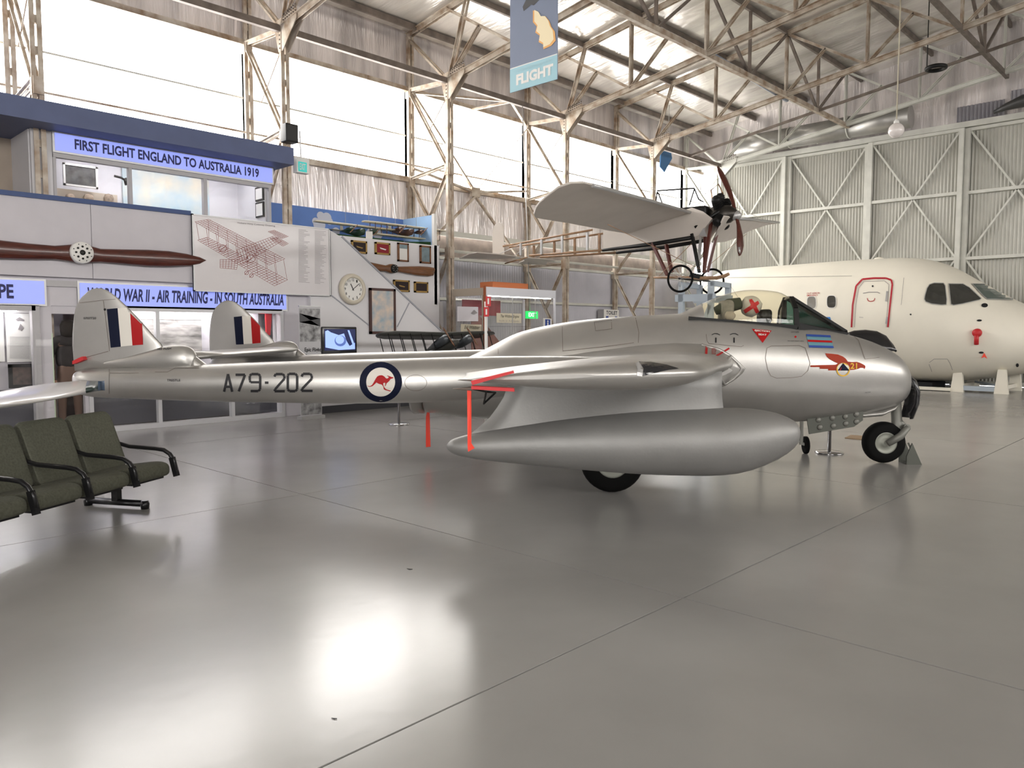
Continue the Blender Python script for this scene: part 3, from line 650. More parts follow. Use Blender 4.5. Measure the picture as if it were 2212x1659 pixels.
# open under-panel with domes
q = [V.at(1742, 893, -.3), V.at(1864, 886, -.3), V.at(1864, 908, -.3), V.at(1845, 922, -.3), V.at(1748, 938, -.3)]
pn = MB().prism(q, (0, .02, 0)).build('belly_door', mat('grey_green_primer', (.10, .105, .09), .55, .2), jet)
for px, py in [(1768, 907), (1798, 903), (1826, 900), (1850, 895), (1771, 923), (1800, 920), (1827, 915), (1850, 911)]:
    MB().lathe([(.034, 0), (.028, .012), (.012, .02), (.001, .022)], V.at(px, py, -.3), (0, -1, 0), 14).build('door_dimple', gp, pn)
R = [sring(x, z1, z0, h, 16, 2, -.15) for x, z1, z0, h in ((-.42, .62, .60, .01), (-.3, .63, .57, .06), (-.1, .66, .59, .09), (.05, .70, .66, .05), (.10, .72, .71, .01))]
MB().loft(R).build('belly_blister', skin, jet)
# ---- markings
D = Decal(V, [bn], .004); DF = Decal(V, [fn], .004); DP = Decal(V, [pod, wr] + [o for o in C.objects if o.name.startswith('intake') and 'lip' not in o.name], .004)
def glyph(px, py):  # zoom-crop helpers
    return (400 + px / 3.318, 440 + py / 3.318)
H_ = 41; zy = 806
def seg_text(dec, polys, wd, m, nm):
    for pl in polys: dec.line(pl, wd, nm, m, jet)
def gl(pts): return [glyph(*p) for p in pts]
LT = mat('black_marking_paint', (.012, .012, .015), .5)
seg_text(D, [gl([(280, 1347), (308, 1222), (338, 1347)]), gl([(290, 1312), (328, 1312)]),
    gl([(362, 1227), (430, 1227), (385, 1345)]),
    gl([(535, 1280), (470, 1280), (464, 1268), (464, 1235), (476, 1222), (525, 1222), (538, 1235), (538, 1330), (525, 1342), (470, 1342)]),
    gl([(572, 1283), (598, 1283)]),
    gl([(640, 1240), (650, 1222), (700, 1222), (712, 1235), (712, 1255), (645, 1330), (642, 1343), (715, 1343)]),
    gl([(745, 1220), (790, 1220), (803, 1233), (803, 1330), (790, 1343), (748, 1343), (736, 1330), (736, 1232), (745, 1220)]),
    gl([(835, 1240), (845, 1220), (895, 1220), (908, 1233), (908, 1255), (838, 1328), (835, 1341), (914, 1341)])], 5.2, LT, 'serial_number')
cx, cy = glyph(1402, 1280)
cx, cy = 822.6, 825.2
D.disc(cx, cy, 46, 43, 'roundel_ring', navy, jet, r0=.6)
Wm = mat('white_marking_paint', (.75, .72, .66), .5, spec=.2)
Decal(V, [bn], .006).disc(cx, cy, 31.2, 30.6, 'roundel_centre', Wm, jet)
D2 = Decal(V, [bn], .0095); RM = mat('red_marking_paint', (.40, .008, .010), .5, spec=.2)
kang = [(770 + x / 9.52, 775 + y / 9.52) for x, y in [(220,530),(240,555),(285,560),(325,535),(365,475),(400,410),(435,365),(480,345),(530,342),(575,365),(605,395),(625,408),(655,400),(670,378),(640,360),(632,347),(650,350),(690,365),(730,380),(765,383),(760,400),(720,412),(700,420),(685,450),(655,480),(625,500),(610,540),(600,560),(583,550),(597,535),(598,490),(570,492),(553,505),(560,550),(578,585),(600,610),(640,630),(695,645),(715,655),(695,665),(640,648),(600,638),(568,622),(560,585),(545,550),(520,525),(470,515),(415,487),(380,520),(335,560),(280,575),(240,565)]]
D2.poly(kang, 'roundel_kangaroo', RM, jet, maxe=5)
D.line([(874 + 24 + 24 * math.cos(a * PI / 9), 827 + 17 * math.sin(a * PI / 9)) for a in range(18)], .8, 'access_hatch_outline', steeld, jet, True)
D.text('TRESTLE', (361, 824), (390, 824), (361, 819), 'stencil_text', LT, jet, .02)
Decal(V, [bl_[0]], .004).text('NO PUSH', (340, 757), (370, 755), (340, 752.5), 'stencil_text', LT, jet, .02)
D.line([(236, 798), (236, 850)], .8, 'panel_line', steeld, jet); D.line([(237, 806), (300, 806)], .7, 'panel_line', steeld, jet); D.line([(335, 804), (362, 804), (380, 795), (430, 795)], .8, 'panel_line', steeld, jet)
def fz(x, y): return (140 + x / 5.927, 580 + y / 5.927)
def flash(dec, f, nm=''):
    dec.poly([f(540, 520), f(678, 508), f(720, 1000), f(590, 1014)], 'fin_flash_blue', navy, jet)
    dec.poly([f(678, 508), f(833, 500), f(868, 985), f(720, 1000)], 'fin_flash_white', Wm, jet)
    dec.poly([f(833, 512), f(990, 665), f(1003, 975), f(868, 985)], 'fin_flash_red', RM, jet)
flash(DF, fz)
DF.disc(*fz(515, 525), 2.6, 2.6, 'static_vent', dark, jet)
DF.text('0707720', fz(243, 650), fz(403, 650), fz(243, 622), 'stencil_text', LT, jet, .01)
DF.line([fz(495, 410), fz(575, 1060)], .9, 'rudder_hinge_line', steeld, jet); DF.line([fz(190, 440), fz(500, 405), fz(700, 388)], .9, 'panel_line', steeld, jet); DF.line([fz(245, 1145), fz(560, 1060)], 1.4, 'panel_line', steeld, jet)
DF2 = Decal(V, [ff], .004)
def f2(x, y): return (400 + x / 3.318, 440 + y / 3.318)
DF2.poly([f2(349, 812), f2(408, 806), f2(420, 1008), f2(365, 1010)], 'fin_flash_blue', navy, jet)
DF2.poly([f2(408, 806), f2(470, 804), f2(482, 1003), f2(420, 1006)], 'fin_flash_white', Wm, jet)
DF2.poly([f2(470, 808), f2(537, 878), f2(541, 998), f2(482, 1003)], 'fin_flash_red', RM, jet)
# fuselage art
def z3(x, y): return (1460 + x / 3.687, 600 + y / 3.687)
OR = mat('orange_red_marking', (.34, .035, .012), .5, spec=.2); YL = mat('yellow_marking', (.75, .45, .05), .5, spec=.2)
DP.poly([z3(*p) for p in [(1188, 602), (1240, 606), (1290, 612), (1330, 628), (1352, 645), (1368, 668), (1400, 672), (1440, 670), (1465, 678), (1490, 690), (1506, 700), (1508, 712), (1502, 727), (1494, 718), (1470, 718), (1450, 726), (1420, 733), (1380, 735), (1275, 738), (1212, 738), (1212, 726), (1145, 725), (1145, 712), (1070, 711), (1070, 698), (1270, 693), (1290, 682), (1262, 670), (1225, 650), (1200, 628)]], 'eagle_emblem', OR, jet)
DQ = Decal(V, [pod], .008)
DQ.disc(*z3(1330, 732), 14.6, 14.6, 'emblem_ring', YL, jet, r0=.82)
DQ.poly([z3(1330 + 50 * math.cos(a * PI / 12), 735 + -56 * math.sin(a * PI / 12)) for a in range(13)], 'emblem_disc', Wm, jet)
DR = Decal(V, [pod], .011)
DR.poly([z3(1285, 738), z3(1328, 680), z3(1378, 738)], 'emblem_triangle', navy, jet); DR.poly([z3(1300, 738), z3(1322, 700), z3(1322, 738)], 'emblem_triangle_red', RM, jet)
DQ.text('21', z3(1388, 726), z3(1440, 726), z3(1388, 680), 'emblem_number', YL, jet, .02)
bl1 = mat('royal_blue_marking', (.02, .06, .30), .5); bl2 = mat('teal_marking', (.12, .27, .32), .5)
DP.poly([z3(1036, 453), z3(1228, 462), z3(1256, 562), z3(1060, 556)], 'flag_band', bl2, jet)
for a, b, m in ((0, .16, bl1), (.84, 1., bl1), (.42, .58, RM)):
    L_ = lambda t: (1036 + 24 * t, 453 + 103 * t); R_ = lambda t: (1228 + 28 * t, 462 + 100 * t)
    DQ.poly([z3(*L_(a)), z3(*R_(a)), z3(*R_(b)), z3(*L_(b))], 'flag_stripe', m, jet)
DP.poly([z3(605, 408), z3(762, 422), z3(690, 520)], 'warning_triangle', RM, jet)
DQ.text('EJECTION', z3(625, 432), z3(745, 442), z3(627, 416), 'warning_text', Wm, jet, .03); DQ.text('SEAT', z3(655, 460), z3(720, 465), z3(656, 446), 'warning_text', Wm, jet, .03)
DI = Decal(V, [pod] + [o for o in C.objects if o.name.startswith('intake') and 'lip' not in o.name], .005)
DI.line([z3(245, 540), z3(238, 650)], 5, 'warning_line', RM, jet); DI.line([z3(425, 562), z3(268, 658)], 4, 'warning_line', RM, jet)
DI.text('NO STEP', z3(285, 612), z3(320, 612), z3(285, 560), 'stencil_text', RM, jet)
for x in (318, 463):
    DP.line([z3(x, 478), z3(x, 518)], 3.2, 'latch_slot', dark, jet); DP.line([z3(x - 33, 455), z3(x - 12, 446), z3(x + 12, 446), z3(x + 33, 458)], 1.4, 'latch_mark', LT, jet)
DP.line([z3(240, 450), z3(248, 505), z3(262, 525), z3(520, 550), z3(540, 540)], .9, 'panel_line', steeld, jet)
hp = [(725, 560), (760, 545), (980, 540), (1030, 560), (1050, 620), (1068, 680), (1050, 740), (1000, 785), (920, 796), (800, 800), (755, 780), (730, 730), (712, 640)]
DP.line([z3(*p) for p in hp], 1.0, 'access_panel_outline', steeld, jet, True)
DP.disc(*z3(952, 472), 2.3, 2.3, 'red_dot', RM, jet); DP.text('OXYGEN', z3(915, 440), z3(978, 440), z3(915, 428), 'stencil_text', LT, jet); DP.text('DO NOT PAINT HERE', z3(890, 508), z3(1018, 510), z3(890, 500), 'stencil_text', LT, jet)
DP.line([z3(1385, 440), z3(1455, 500), z3(1505, 650)], .9, 'panel_line', steeld, jet); DP.line([z3(1505, 650), z3(1620, 635)], .8, 'panel_line', steeld, jet)
def z6(x, y): return (900 + x / 3.687, 380 + y / 3.687)
DP.line([z6(1743, 1130), z6(1770, 1250), z6(1765, 1330)], 1.1, 'panel_line', steeld, jet); DP.line([z6(1165, 1395), z6(1500, 1360), z6(1730, 1330)], 1.1, 'panel_line', steeld, jet)
DP.line([z6(1415, 1165), z6(1550, 1148), z6(1555, 1220), z6(1425, 1235)], .9, 'panel_line', steeld, jet, True); DP.line([z6(1160, 1200), z6(1165, 1400)], .9, 'panel_line', steeld, jet); DP.line([z6(650, 1380), z6(650, 1420)], .9, 'panel_line', steeld, jet)
DP.text('NO STEP', z3(1505, 918), z3(1550, 914), z3(1505, 910), 'stencil_text', LT, jet)
# black engine blanking cover standing behind the nose
# ---------------------------------------------------------------- two-storey exhibit building along the glazed wall
def YP(pts, Y, th, m, name, parent=None, lift=0):
    q = [onY(a, b, Y) for a, b in pts]; mb = MB().prism(q, (0, th, 0)); return mb.build(name, m, parent, parent is not None)
def ybox(x0, x1, z0, z1, Y, th, m, name, parent=None):
    return MB().box((x0, Y, z0), (x1, Y + th, z1)).build(name, m, parent, parent is not None)
def X_(px, py, Y): return onY(px, py, Y).x
def Z_(px, py, Y): return onY(px, py, Y).z
lav = mat('pale_lavender_wall', (.60, .58, .62), .7, var=.04); frm = mat('grey_window_frame', (.42, .41, .42), .5, .2)
XL = -3.0; XR = 7.55
bd = thing('exhibit_building', 'white two-storey exhibit building with blue roof edge along the glazed wall', 'building', (3, 13.8, 0))
zf0, zf1 = 4.66, 4.97
ybox(XL, 7.72, zf0, zf1, 12.95, 1.75, bluep, 'roof', bd)
ybox(XL, XR, 2.30, 2.42, 13.1, 1.6, lav, 'upper_floor', bd)
# balustrade panels
xs_ = [XL, -1, 1.2, X_(198, 520, 13.0), X_(415, 540, 13.0), X_(714, 560, 13.0)]
for a, b in zip(xs_[:-1], xs_[1:]): ybox(a + .004, b - .004, 2.41, 3.54, 13.0, .06, lav, 'balustrade_panel', bd)
ybox(XL, X_(411, 463, 13.0), 3.54, 3.61, 12.97, .12, mat('deep_blue_rail', (.035, .07, .2), .5), 'handrail', bd)
ybox(XL, X_(416, 614, 13.0), 2.27, 2.36, 13.06, .06, frm, 'lintel', bd)
# ground floor front
zt1 = Z_(300, 655, 13.1); zw = 1.98
xA1 = X_(76, 700, 13.1); xB0 = X_(190, 700, 13.1); xB1 = X_(607, 700, 13.1); xP = X_(672, 700, 13.1)
ybox(XL, xP, zw, 2.30, 13.1, .1, lav, 'front_wall', bd)
ybox(xB1, xP, 0, zw, 13.1, .1, lav, 'front_wall', bd); ybox(xA1, X_(112, 700, 13.1), 0, zw, 13.1, .1, lav, 'front_wall', bd); ybox(X_(178, 700, 13.1), xB0, 0, zw, 13.1, .1, lav, 'front_wall', bd)
ybox(xA1, xB0, 0, 2.3, 14.3, .1, lav, 'alcove_back_wall', bd)
MB().box((XL, 14.66, 0), (XR, 14.72, 2.3)).build('back_wall', walls_, bd, True)
ybox(xA1, xB0, zw - .12, zw, 13.12, .3, lav, 'alcove_header', bd)
# upper storey
xc0, xc1 = X_(113, 340, 13.5), X_(583, 400, 13.5); zc = Z_(113, 332, 13.5)
ybox(X_(66, 300, 13.5), XR, zc, zf0, 13.5, .08, wallw, 'upper_wall', bd)
ybox(X_(66, 300, 13.5), xc0, 2.42, zc, 13.5, .08, wallw, 'upper_wall', bd); ybox(xc1, XR, 2.42, zc, 13.5, .08, wallw, 'upper_wall', bd)
MB().box((XR - .08, 13.58, 2.42), (XR, 14.72, zf0)).build('side_wall', wallw, bd, True); MB().box((XR - .08, 13.2, 0), (XR, 14.72, 2.3)).build('side_wall', wallw, bd, True)
MB().box((xc0 - .15, 14.66, 2.42), (XR, 14.72, zf0)).build('back_wall', wallw, bd, True)
MB().box((xc0 - .3, 13.58, 2.42), (xc0 - .22, 14.7, zf0)).build('partition', wallw, bd, True)
MB().box((XL, 14.5, 2.42), (xc0 - .3, 14.56, zf0)).build('back_wall', mat('tan_wall', (.45, .38, .31), .7, var=.1), bd, True)
m = MB(); wz = 2.42
for a, b in ((xc0, xc0 + .04), (X_(277, 390, 13.5), X_(284, 390, 13.5)), (X_(438, 400, 13.5), X_(446, 400, 13.5)), (xc1 - .04, xc1)): m.box((a, 13.47, wz), (b, 13.56, zc))
m.box((xc0, 13.46, zc - .05), (xc1, 13.56, zc + .03)); m.build('window_frame', frm, bd, True)
for a, b in ((xc0, X_(280, 390, 13.5)), (X_(280, 390, 13.5), X_(442, 400, 13.5)), (X_(442, 400, 13.5), xc1)): ybox(a + .02, b - .02, wz, zc - .03, 13.52, .006, glassc, 'pane', bd)
m = MB()
wB = [xB0, X_(342, 800, 13.1), X_(500, 800, 13.1), xB1]
for a in wB: m.box((a - .03, 13.06, 0), (a + .03, 13.16, zw))
m.box((xB0, 13.05, 0), (xB1, 13.17, .08)).box((xB0, 13.05, zw - .06), (xB1, 13.17, zw + .02)); m.build('window_frame', mat('white_window_frame', (.62, .62, .64), .45, .1), bd, True)
for a, b in zip(wB[:-1], wB[1:]): ybox(a + .03, b - .03, .08, zw - .06, 13.1, .006, glassc, 'pane', bd)
m = MB()
for a in (XL, -1.0, 1.0, xA1): m.box((a - .05, 13.05, 0), (a + .05, 13.17, zw))
m.box((XL, 13.05, 0), (xA1, 13.17, .08)).box((XL, 13.05, zw - .08), (xA1, 13.17, zw)); m.build('window_frame', frm, bd, True)
for a, b in ((XL, -1), (-1, 1), (1, xA1)): ybox(a + .05, b - .05, .08, zw - .08, 13.1, .006, glassc, 'pane', bd)
greyp = mat('dark_grey_panel', (.07, .07, .085), .6)
ybox(XL, xA1, .08, .72, 13.3, .04, greyp, 'dado_panel', bd); ybox(xB0, xB1, .08, .66, 13.3, .04, greyp, 'dado_panel', bd)
ybox(XL, xA1, .72, zw, 13.45, .04, lav, 'display_back', bd); ybox(xB0, xB1, .66, zw, 13.45, .04, lav, 'display_back', bd)
lm = mat('cool_strip_lamp', (1, 1, 1), .5, emit=(1, .97, 1, 30))
for (a, b, y, z) in ((xc0 + .3, xc1 - .3, 13.95, 4.60), (xB0 + .3, xB1 - .3, 13.25, 1.93), (XL + .3, xA1 - .2, 13.25, 1.88), (xA1 + .5, xB0 - .2, 14.0, 2.2)):  # the last strip is added to brighten the dark alcove
    o = thing('strip_light', {4.60: 'fluorescent strip light inside the upper display room', 1.93: 'strip light hidden above the wartime training display', 1.88: 'strip light above the display case at the left edge', 2.2: 'strip light added to brighten the alcove where the person stands'}[z], 'lamp', ((a + b) / 2, y, z), 0, 'strip lights of the exhibit building')
    MB().box((a, y - .03, z), (b, y + .03, z + .02)).build('tube', lm, o, True); MB().box((a, y - .05, z + .02), (b, y + .05, z + .04)).build('housing', white, o, True)
# lit sign boxes
sgm = mat('lit_blue_sign_face', (.3, .35, .8), .4, emit=(.30, .38, 1.0, .42)); ink = mat('dark_blue_lettering', (.01, .012, .10), .5)
def sign(tl, tr, hb, Y, body, label, t0, t1, shear=0):
    x0, x1 = X_(*tl, Y), X_(*tr, Y); z1 = Z_(*tl, Y); z0 = hb
    t = thing('illuminated_sign', label, 'sign', ((x0 + x1) / 2, Y, z0), 0, 'lit blue title signs')
    MB().box((x0, Y, z0), (x1, Y + .05, z1)).build('sign_face', sgm, t, True)
    MB().box((x0 - .03, Y + .01, z0 - .03), (x1 + .03, Y + .06, z1 + .03)).build('sign_box', alu, t, True)
    h = (z1 - z0); a, b = x0 + (x1 - x0) * t0, x0 + (x1 - x0) * t1
    put_text(body, (a, Y, z0 + h * .2), (b, Y, z0 + h * .2), (a, Y, z0 + h * .82), ink, t, .032, shear=shear)
zs = Z_(122, 286, 13.42); sign((118, 286), (588, 359), zs - .27, 13.42, 'FIRST FLIGHT ENGLAND TO AUSTRALIA 1919', 'lit blue sign reading FIRST FLIGHT ENGLAND TO AUSTRALIA 1919', .075, .925)
zs = Z_(400, 624, 13.04); sign((172, 611), (618, 637), 2.00, 13.04, 'WORLD WAR II - AIR TRAINING - IN SOUTH AUSTRALIA', 'lit blue sign reading WORLD WAR II - AIR TRAINING - IN SOUTH AUSTRALIA', .03, .985, .18)
sign((-160, 597), (95, 608), 2.00, 13.04, 'IN EUROPE', 'lit blue sign cut by the left edge of the photo, ending in PE', .05, .72)
# stair wall
st = thing('staircase', 'white boarded staircase descending to the right beyond the cutaway poster', 'staircase', (9, 13.1, 0))
Yt = 13.0; x0 = X_(672, 700, Yt); xa = X_(714, 494, Yt); xb = X_(737, 512, Yt)
P1 = onY(885, 652, Yt); P2 = onY(737, 512, Yt); sl = (P1.z - P2.z) / (P1.x - P2.x); xe = P2.x + (1.05 - P2.z) / sl
MB().prism([(x0, Yt, 0), (xe, Yt, 0), (xe, Yt, 1.05), (P2.x, Yt, P2.z), (xa, Yt, 3.54), (xa, Yt, 2.3), (x0, Yt, 2.3)], (0, .1, 0)).build('stair_side_wall', wallw, st, True)
gt = mat('grey_trim', (.35, .36, .4), .5)
MB().bar((P2.x, Yt - .01, P2.z + .015), (xe, Yt - .01, 1.065), .14, .03, (0, 0, 1), (0, .06, 0)).build('edge_trim', gt, st, True)
for a, b in (((711, 634), (800, 705)), ((884, 654), (858, 706))):
    MB().bar(onY(*a, Yt - .005), onY(*b, Yt - .005), .02, .02).build('joint_trim', gt, st, True)
MB().box((x0, Yt - .02, 0), (xe, Yt, .14)).build('skirting', mat('dark_skirting', (.05, .05, .06), .6), st, True)
nst = 13
for k in range(nst):
    zz = 2.42 * (1 - (k + 1) / (nst + 1)); xx = xa + .25 + k * (xe - xa - .6) / nst
    MB().box((xx, 13.1, zz - .03), (xx + .28, 13.42, zz)).build('tread', gt, st, True)
MB().prism([onY(800, 575, 14.0), onY(885, 652, 14.0), onY(957, 652, 14.0), (X_(957, 700, 14.0), 14.0, 0), (X_(800, 700, 14.0), 14.0, 0)], (0, .06, 0)).build('far_side_wall', wallw, st, True)
# cutaway poster
red_ink = mat('brick_red_ink', (.36, .12, .11), .6); pale = mat('poster_paper', (.60, .57, .58), .3, coat=.4); gr = mat('grey_ink', (.25, .23, .24), .6)
Yp = 12.93; a, b = X_(416, 540, Yp), X_(713, 560, Yp); zt_, zb_ = 3.56, 2.27
po = thing('cutaway_poster', 'large framed poster with a red cutaway line drawing of a biplane', 'poster', ((a + b) / 2, Yp, zb_))
MB().box((a, Yp, zb_), (b, Yp + .03, zt_)).build('sheet', pale, po, True)
m = MB()
for q in ((a, zb_, a + .025, zt_), (b - .025, zb_, b, zt_), (a, zt_ - .02, b, zt_), (a, zb_, b, zb_ + .02)): m.box((q[0], Yp - .012, q[1]), (q[2], Yp + .035, q[3]))
m.build('frame', alu, po, True)
m = MB()
def pl(pts, wd=.006):
    for p, q in zip(pts[:-1], pts[1:]): m.bar(onY(*p, Yp - .003), onY(*q, Yp - .003), wd, .001, (0, 1, 0))
def quadgrid(A, B, C_, D_, nu, nv):
    L_ = lambda p, q, t: (p[0] + (q[0] - p[0]) * t, p[1] + (q[1] - p[1]) * t)
    for i in range(nu + 1): pl([L_(A, B, i / nu), L_(D_, C_, i / nu)], .005)
    for j in range(nv + 1): pl([L_(A, D_, j / nv), L_(B, C_, j / nv)], .006)
gz = glyph
quadgrid(gz(70, 130), gz(170, 112), gz(715, 395), gz(600, 440), 5, 34); quadgrid(gz(90, 262), gz(160, 240), gz(735, 545), gz(640, 590), 5, 30)
quadgrid(gz(370, 330), gz(400, 440), gz(690, 270), gz(640, 230), 4, 16); quadgrid(gz(595, 200), gz(640, 190), gz(740, 235), gz(690, 250), 4, 8); quadgrid(gz(610, 250), gz(660, 240), gz(740, 285), gz(700, 305), 4, 8)
for k in range(9):
    t = k / 8; pl([gz(80 + 560 * t, 135 + 295 * t), gz(100 + 560 * t, 260 + 320 * t)], .005)
    pl([gz(165 + 540 * t, 118 + 280 * t), gz(170 + 560 * t, 245 + 300 * t)], .005)
for cx_, cy_, r_ in ((440, 495, 14), (475, 515, 14), (270, 320, 26), (470, 395, 30)):
    pl([gz(cx_ + r_ * math.cos(k * PI / 6), cy_ + r_ * math.sin(k * PI / 6)) for k in range(13)], .008); pl([gz(cx_ - r_, cy_ + r_), gz(cx_ + r_, cy_ - r_)], .008)
quadgrid(gz(250, 400), gz(380, 400), gz(370, 470), gz(250, 460), 6, 5)
tag(m.build('line_drawing', red_ink, po, True), kind='stuff')
m = MB()
for col in (645, 680):
    for k in range(42):
        y_ = 496 + k * 2.75 + (col - 645) * .08; L2 = random.choice((12, 16, 20, 24)); m.bar(onY(col, y_, Yp - .003), onY(col + L2, y_ + .08 * L2, Yp - .003), .006, .001, (0, 1, 0))
tag(m.build('printed_list', gr, po, True), kind='stuff')
put_text('Vickers Vimy Cutaway Drawing', onY(512, 484, Yp), onY(594, 491, Yp), onY(512, 479, Yp), gr, po, .01)
# wall propeller on the balustrade
def blade_prop(frameY, hub, pts_up, pts_lo, m, name, label, th, hubr, cat='propeller', nrm=-1):
    h = onY(*hub, frameY); t = thing(name, label, cat, h)
    up = [onY(*p, frameY) - h for p in pts_up]; lo = [onY(*p, frameY) - h for p in pts_lo]; R = []
    for u, l in zip(up, lo):
        c = (u + l) / 2; hh = (u.z - l.z) / 2; w_ = abs(hh) * .35 + .012; q = []
        for k in range(12):
            an = 2 * PI * k / 12; q.append((c.x + (u.x - l.x) / 2 * math.sin(an), -.06 + w_ * math.cos(an), c.z + hh * math.sin(an)))
        R.append(q)
    MB().loft(R).build('blade', m, t)
    return t
g4 = lambda x, y: (x / 3.457, 420 + y / 3.457)
ups = [g4(-1300, 350), g4(-1200, 290), g4(-700, 265), g4(0, 345), g4(200, 368), g4(400, 385), g4(500, 378), g4(590, 368), g4(660, 385), g4(740, 408), g4(900, 412), g4(1100, 415), g4(1250, 425), g4(1380, 445), g4(1480, 470), g4(1525, 492)]
los = [g4(-1300, 352), g4(-1200, 400), g4(-700, 470), g4(0, 483), g4(200, 488), g4(400, 488), g4(490, 500), g4(590, 518), g4(660, 512), g4(740, 508), g4(900, 522), g4(1100, 540), g4(1250, 542), g4(1400, 535), g4(1480, 520), g4(1525, 496)]
pr = blade_prop(12.98, g4(588, 440), ups, los, wood, 'wooden_propeller', 'long dark red wooden propeller mounted on the balcony front', .05, .15)
MB().lathe([(.01, 0), (.163, 0), (.163, -.10), (.15, -.115), (.01, -.115)], (0, -.06, 0), (0, 1, 0), 32).build('hub_plate', white, pr)
m = MB(); m.lathe([(.04, -.178), (.04, -.18), (.01, -.18)], (0, 0, 0), (0, 1, 0), 16)
for k in range(8):
    an = k * PI / 4; m.lathe([(.016, -.178), (.016, -.185), (.002, -.185)], (.09 * math.cos(an), 0, .09 * math.sin(an)), (0, 1, 0), 8)
    m.lathe([(.008, -.178), (.008, -.182), (.002, -.182)], (.13 * math.cos(an + .4), 0, .13 * math.sin(an + .4)), (0, 1, 0), 6)
tag(m.build('hub_bolts', blackm, pr), kind='stuff')
MB().box((-.04, -.1, -.04), (.04, .02, .04)).build('bracket', alu, pr)
# clock
ck = thing('wall_clock', 'round cream wall clock on the stair wall', 'clock', onY(759, 625, 12.99))
cr_ = mat('cream_plastic', (.62, .57, .47), .45)
MB().lathe([(.01, 0), (.30, 0), (.31, -.03), (.29, -.08), (.24, -.10), (.225, -.08), (.225, -.05)], (0, 0, 0), (0, 1, 0), 40, False).build('case', cr_, ck)
MB().lathe([(.228, -.055), (.001, -.055)], (0, 0, 0), (0, 1, 0), 40, False).build('dial', white, ck)
for k in range(12):
    an = PI / 2 - 2 * PI * (k + 1) / 12; s_ = .026; cx_, cz_ = .185 * math.cos(an), .185 * math.sin(an); wd = .016 if k < 9 else .026
    put_text(str(k + 1), (cx_ - wd, -.056, cz_ - s_), (cx_ + wd, -.056, cz_ - s_), (cx_ - wd, -.056, cz_ + s_), blackm, ck, .01, name='numeral', world=False)
for an, L_, wd in ((math.radians(118), .12, .014), (math.radians(38), .18, .010)):
    MB().bar((-.03 * math.cos(an), -.062, -.03 * math.sin(an)), (L_ * math.cos(an), -.062, L_ * math.sin(an)), wd, .004, (0, 1, 0)).build('hand', blackm, ck)
def framed(px0, py0, px1, py1, Y, fm, art, label, name='framed_picture', cat='picture', fw=.03, mount=None, dep=.035, group=None):
    A = onY(px0, (py0 + py1) / 2, Y); B = onY(px1, (py0 + py1) / 2, Y); pc = (px0 + px1) / 2; z1, z0 = Z_(pc, py0, Y), Z_(pc, py1, Y)
    t = thing(name, label, cat, ((A.x + B.x) / 2, Y + dep, z0), 0, group)
    m = MB()
    for q in ((A.x, z0, A.x + fw, z1), (B.x - fw, z0, B.x, z1), (A.x, z1 - fw, B.x, z1), (A.x, z0, B.x, z0 + fw)): m.box((q[0], Y - .005, q[1]), (q[2], Y + dep, q[3]))
    m.build('frame', fm, t, True); MB().box((A.x + fw, Y + .008, z0 + fw), (B.x - fw, Y + .02, z1 - fw)).build('picture', art, t, True)
    return t, A.x, B.x, z0, z1
maps = mat('pastel_aviation_map', (.62, .50, .40), .5, var=.5, vscale=5, dirt=(.25, .38, .48))
framed(799, 623, 855, 721, 12.95, mat('dark_wood_frame', (.06, .02, .015), .4), maps, 'dark-framed pastel chart under the stair edge beside the clock', fw=.05)
gold = mat('gilt_frame', (.35, .22, .06), .4, .3); bk = mat('dark_velvet', (.03, .02, .02), .9); rdv = mat('red_velvet', (.25, .02, .03), .9)
# television
tv = thing('television', 'black flat television glowing blue on the white stair wall', 'television', onY(733, 765, 12.9))
A, B = onY(695, 735, 12.9), onY(770, 735, 12.9); z1, z0 = Z_(733, 706, 12.9), Z_(733, 764, 12.9)
MB().rbox((A.x, 12.88, z0), (B.x, 12.94, z1), .02).build('casing', mat('black_gloss', (0, 0, 0)), tv, True)
fw = .045; sxa, sxb, sza, szb = A.x + fw, B.x - fw, z0 + fw + .02, z1 - fw
MB().box((sxa, 12.872, sza), (sxb, 12.882, szb)).build('screen', mat('screen_dark_blue', (.01, .01, .03), .3, emit=(.01, .015, .06, 1)), tv, True)
lit = mat('screen_light_blue', (.3, .4, .8), .3, emit=(.40, .58, 1.0, .6)); md_ = mat('screen_mid_blue', (.1, .15, .4), .3, emit=(.12, .2, .55, .5))
S2 = lambda u, v: (sxa + (sxb - sxa) * u, 12.868, sza + (szb - sza) * v)
MB().poly([S2(.02, .15), S2(.45, 0.02), S2(.98, .05), S2(.98, .35), S2(.8, .2), S2(.7, .45), S2(.62, .8), S2(.45, .72), S2(.2, .85), S2(.1, .95), S2(.02, .9)]).build('screen_image', lit, tv, True)
MB().poly([tuple(Vector(S2(.5 + .19 * math.cos(k * PI / 8), .45 + .26 * math.sin(k * PI / 8))) + Vector((0, -.002, 0))) for k in range(16)]).build('screen_image', md_, tv, True)
MB().poly([tuple(Vector(S2(.48 + .14 * math.cos(k * PI / 8), .5 + .2 * math.sin(k * PI / 8))) + Vector((0, -.004, 0))) for k in range(16)]).build('screen_image', lit, tv, True)
MB().poly([S2(.74, .95), S2(.8, .95), S2(.96, .3), S2(.9, .25)]).build('screen_image', lit, tv, True)
MB().box(((A.x + B.x) / 2 - .1, 12.93, z0 + .15), ((A.x + B.x) / 2 + .1, 13.0, z1 - .15)).build('wall_bracket', blackm, tv, True)
MB().tube([((A.x + B.x) / 2, 12.98, z0 + .1), ((A.x + B.x) / 2, 12.985, z0 - .4)], .008, 6).build('cable', blackm, tv, True)
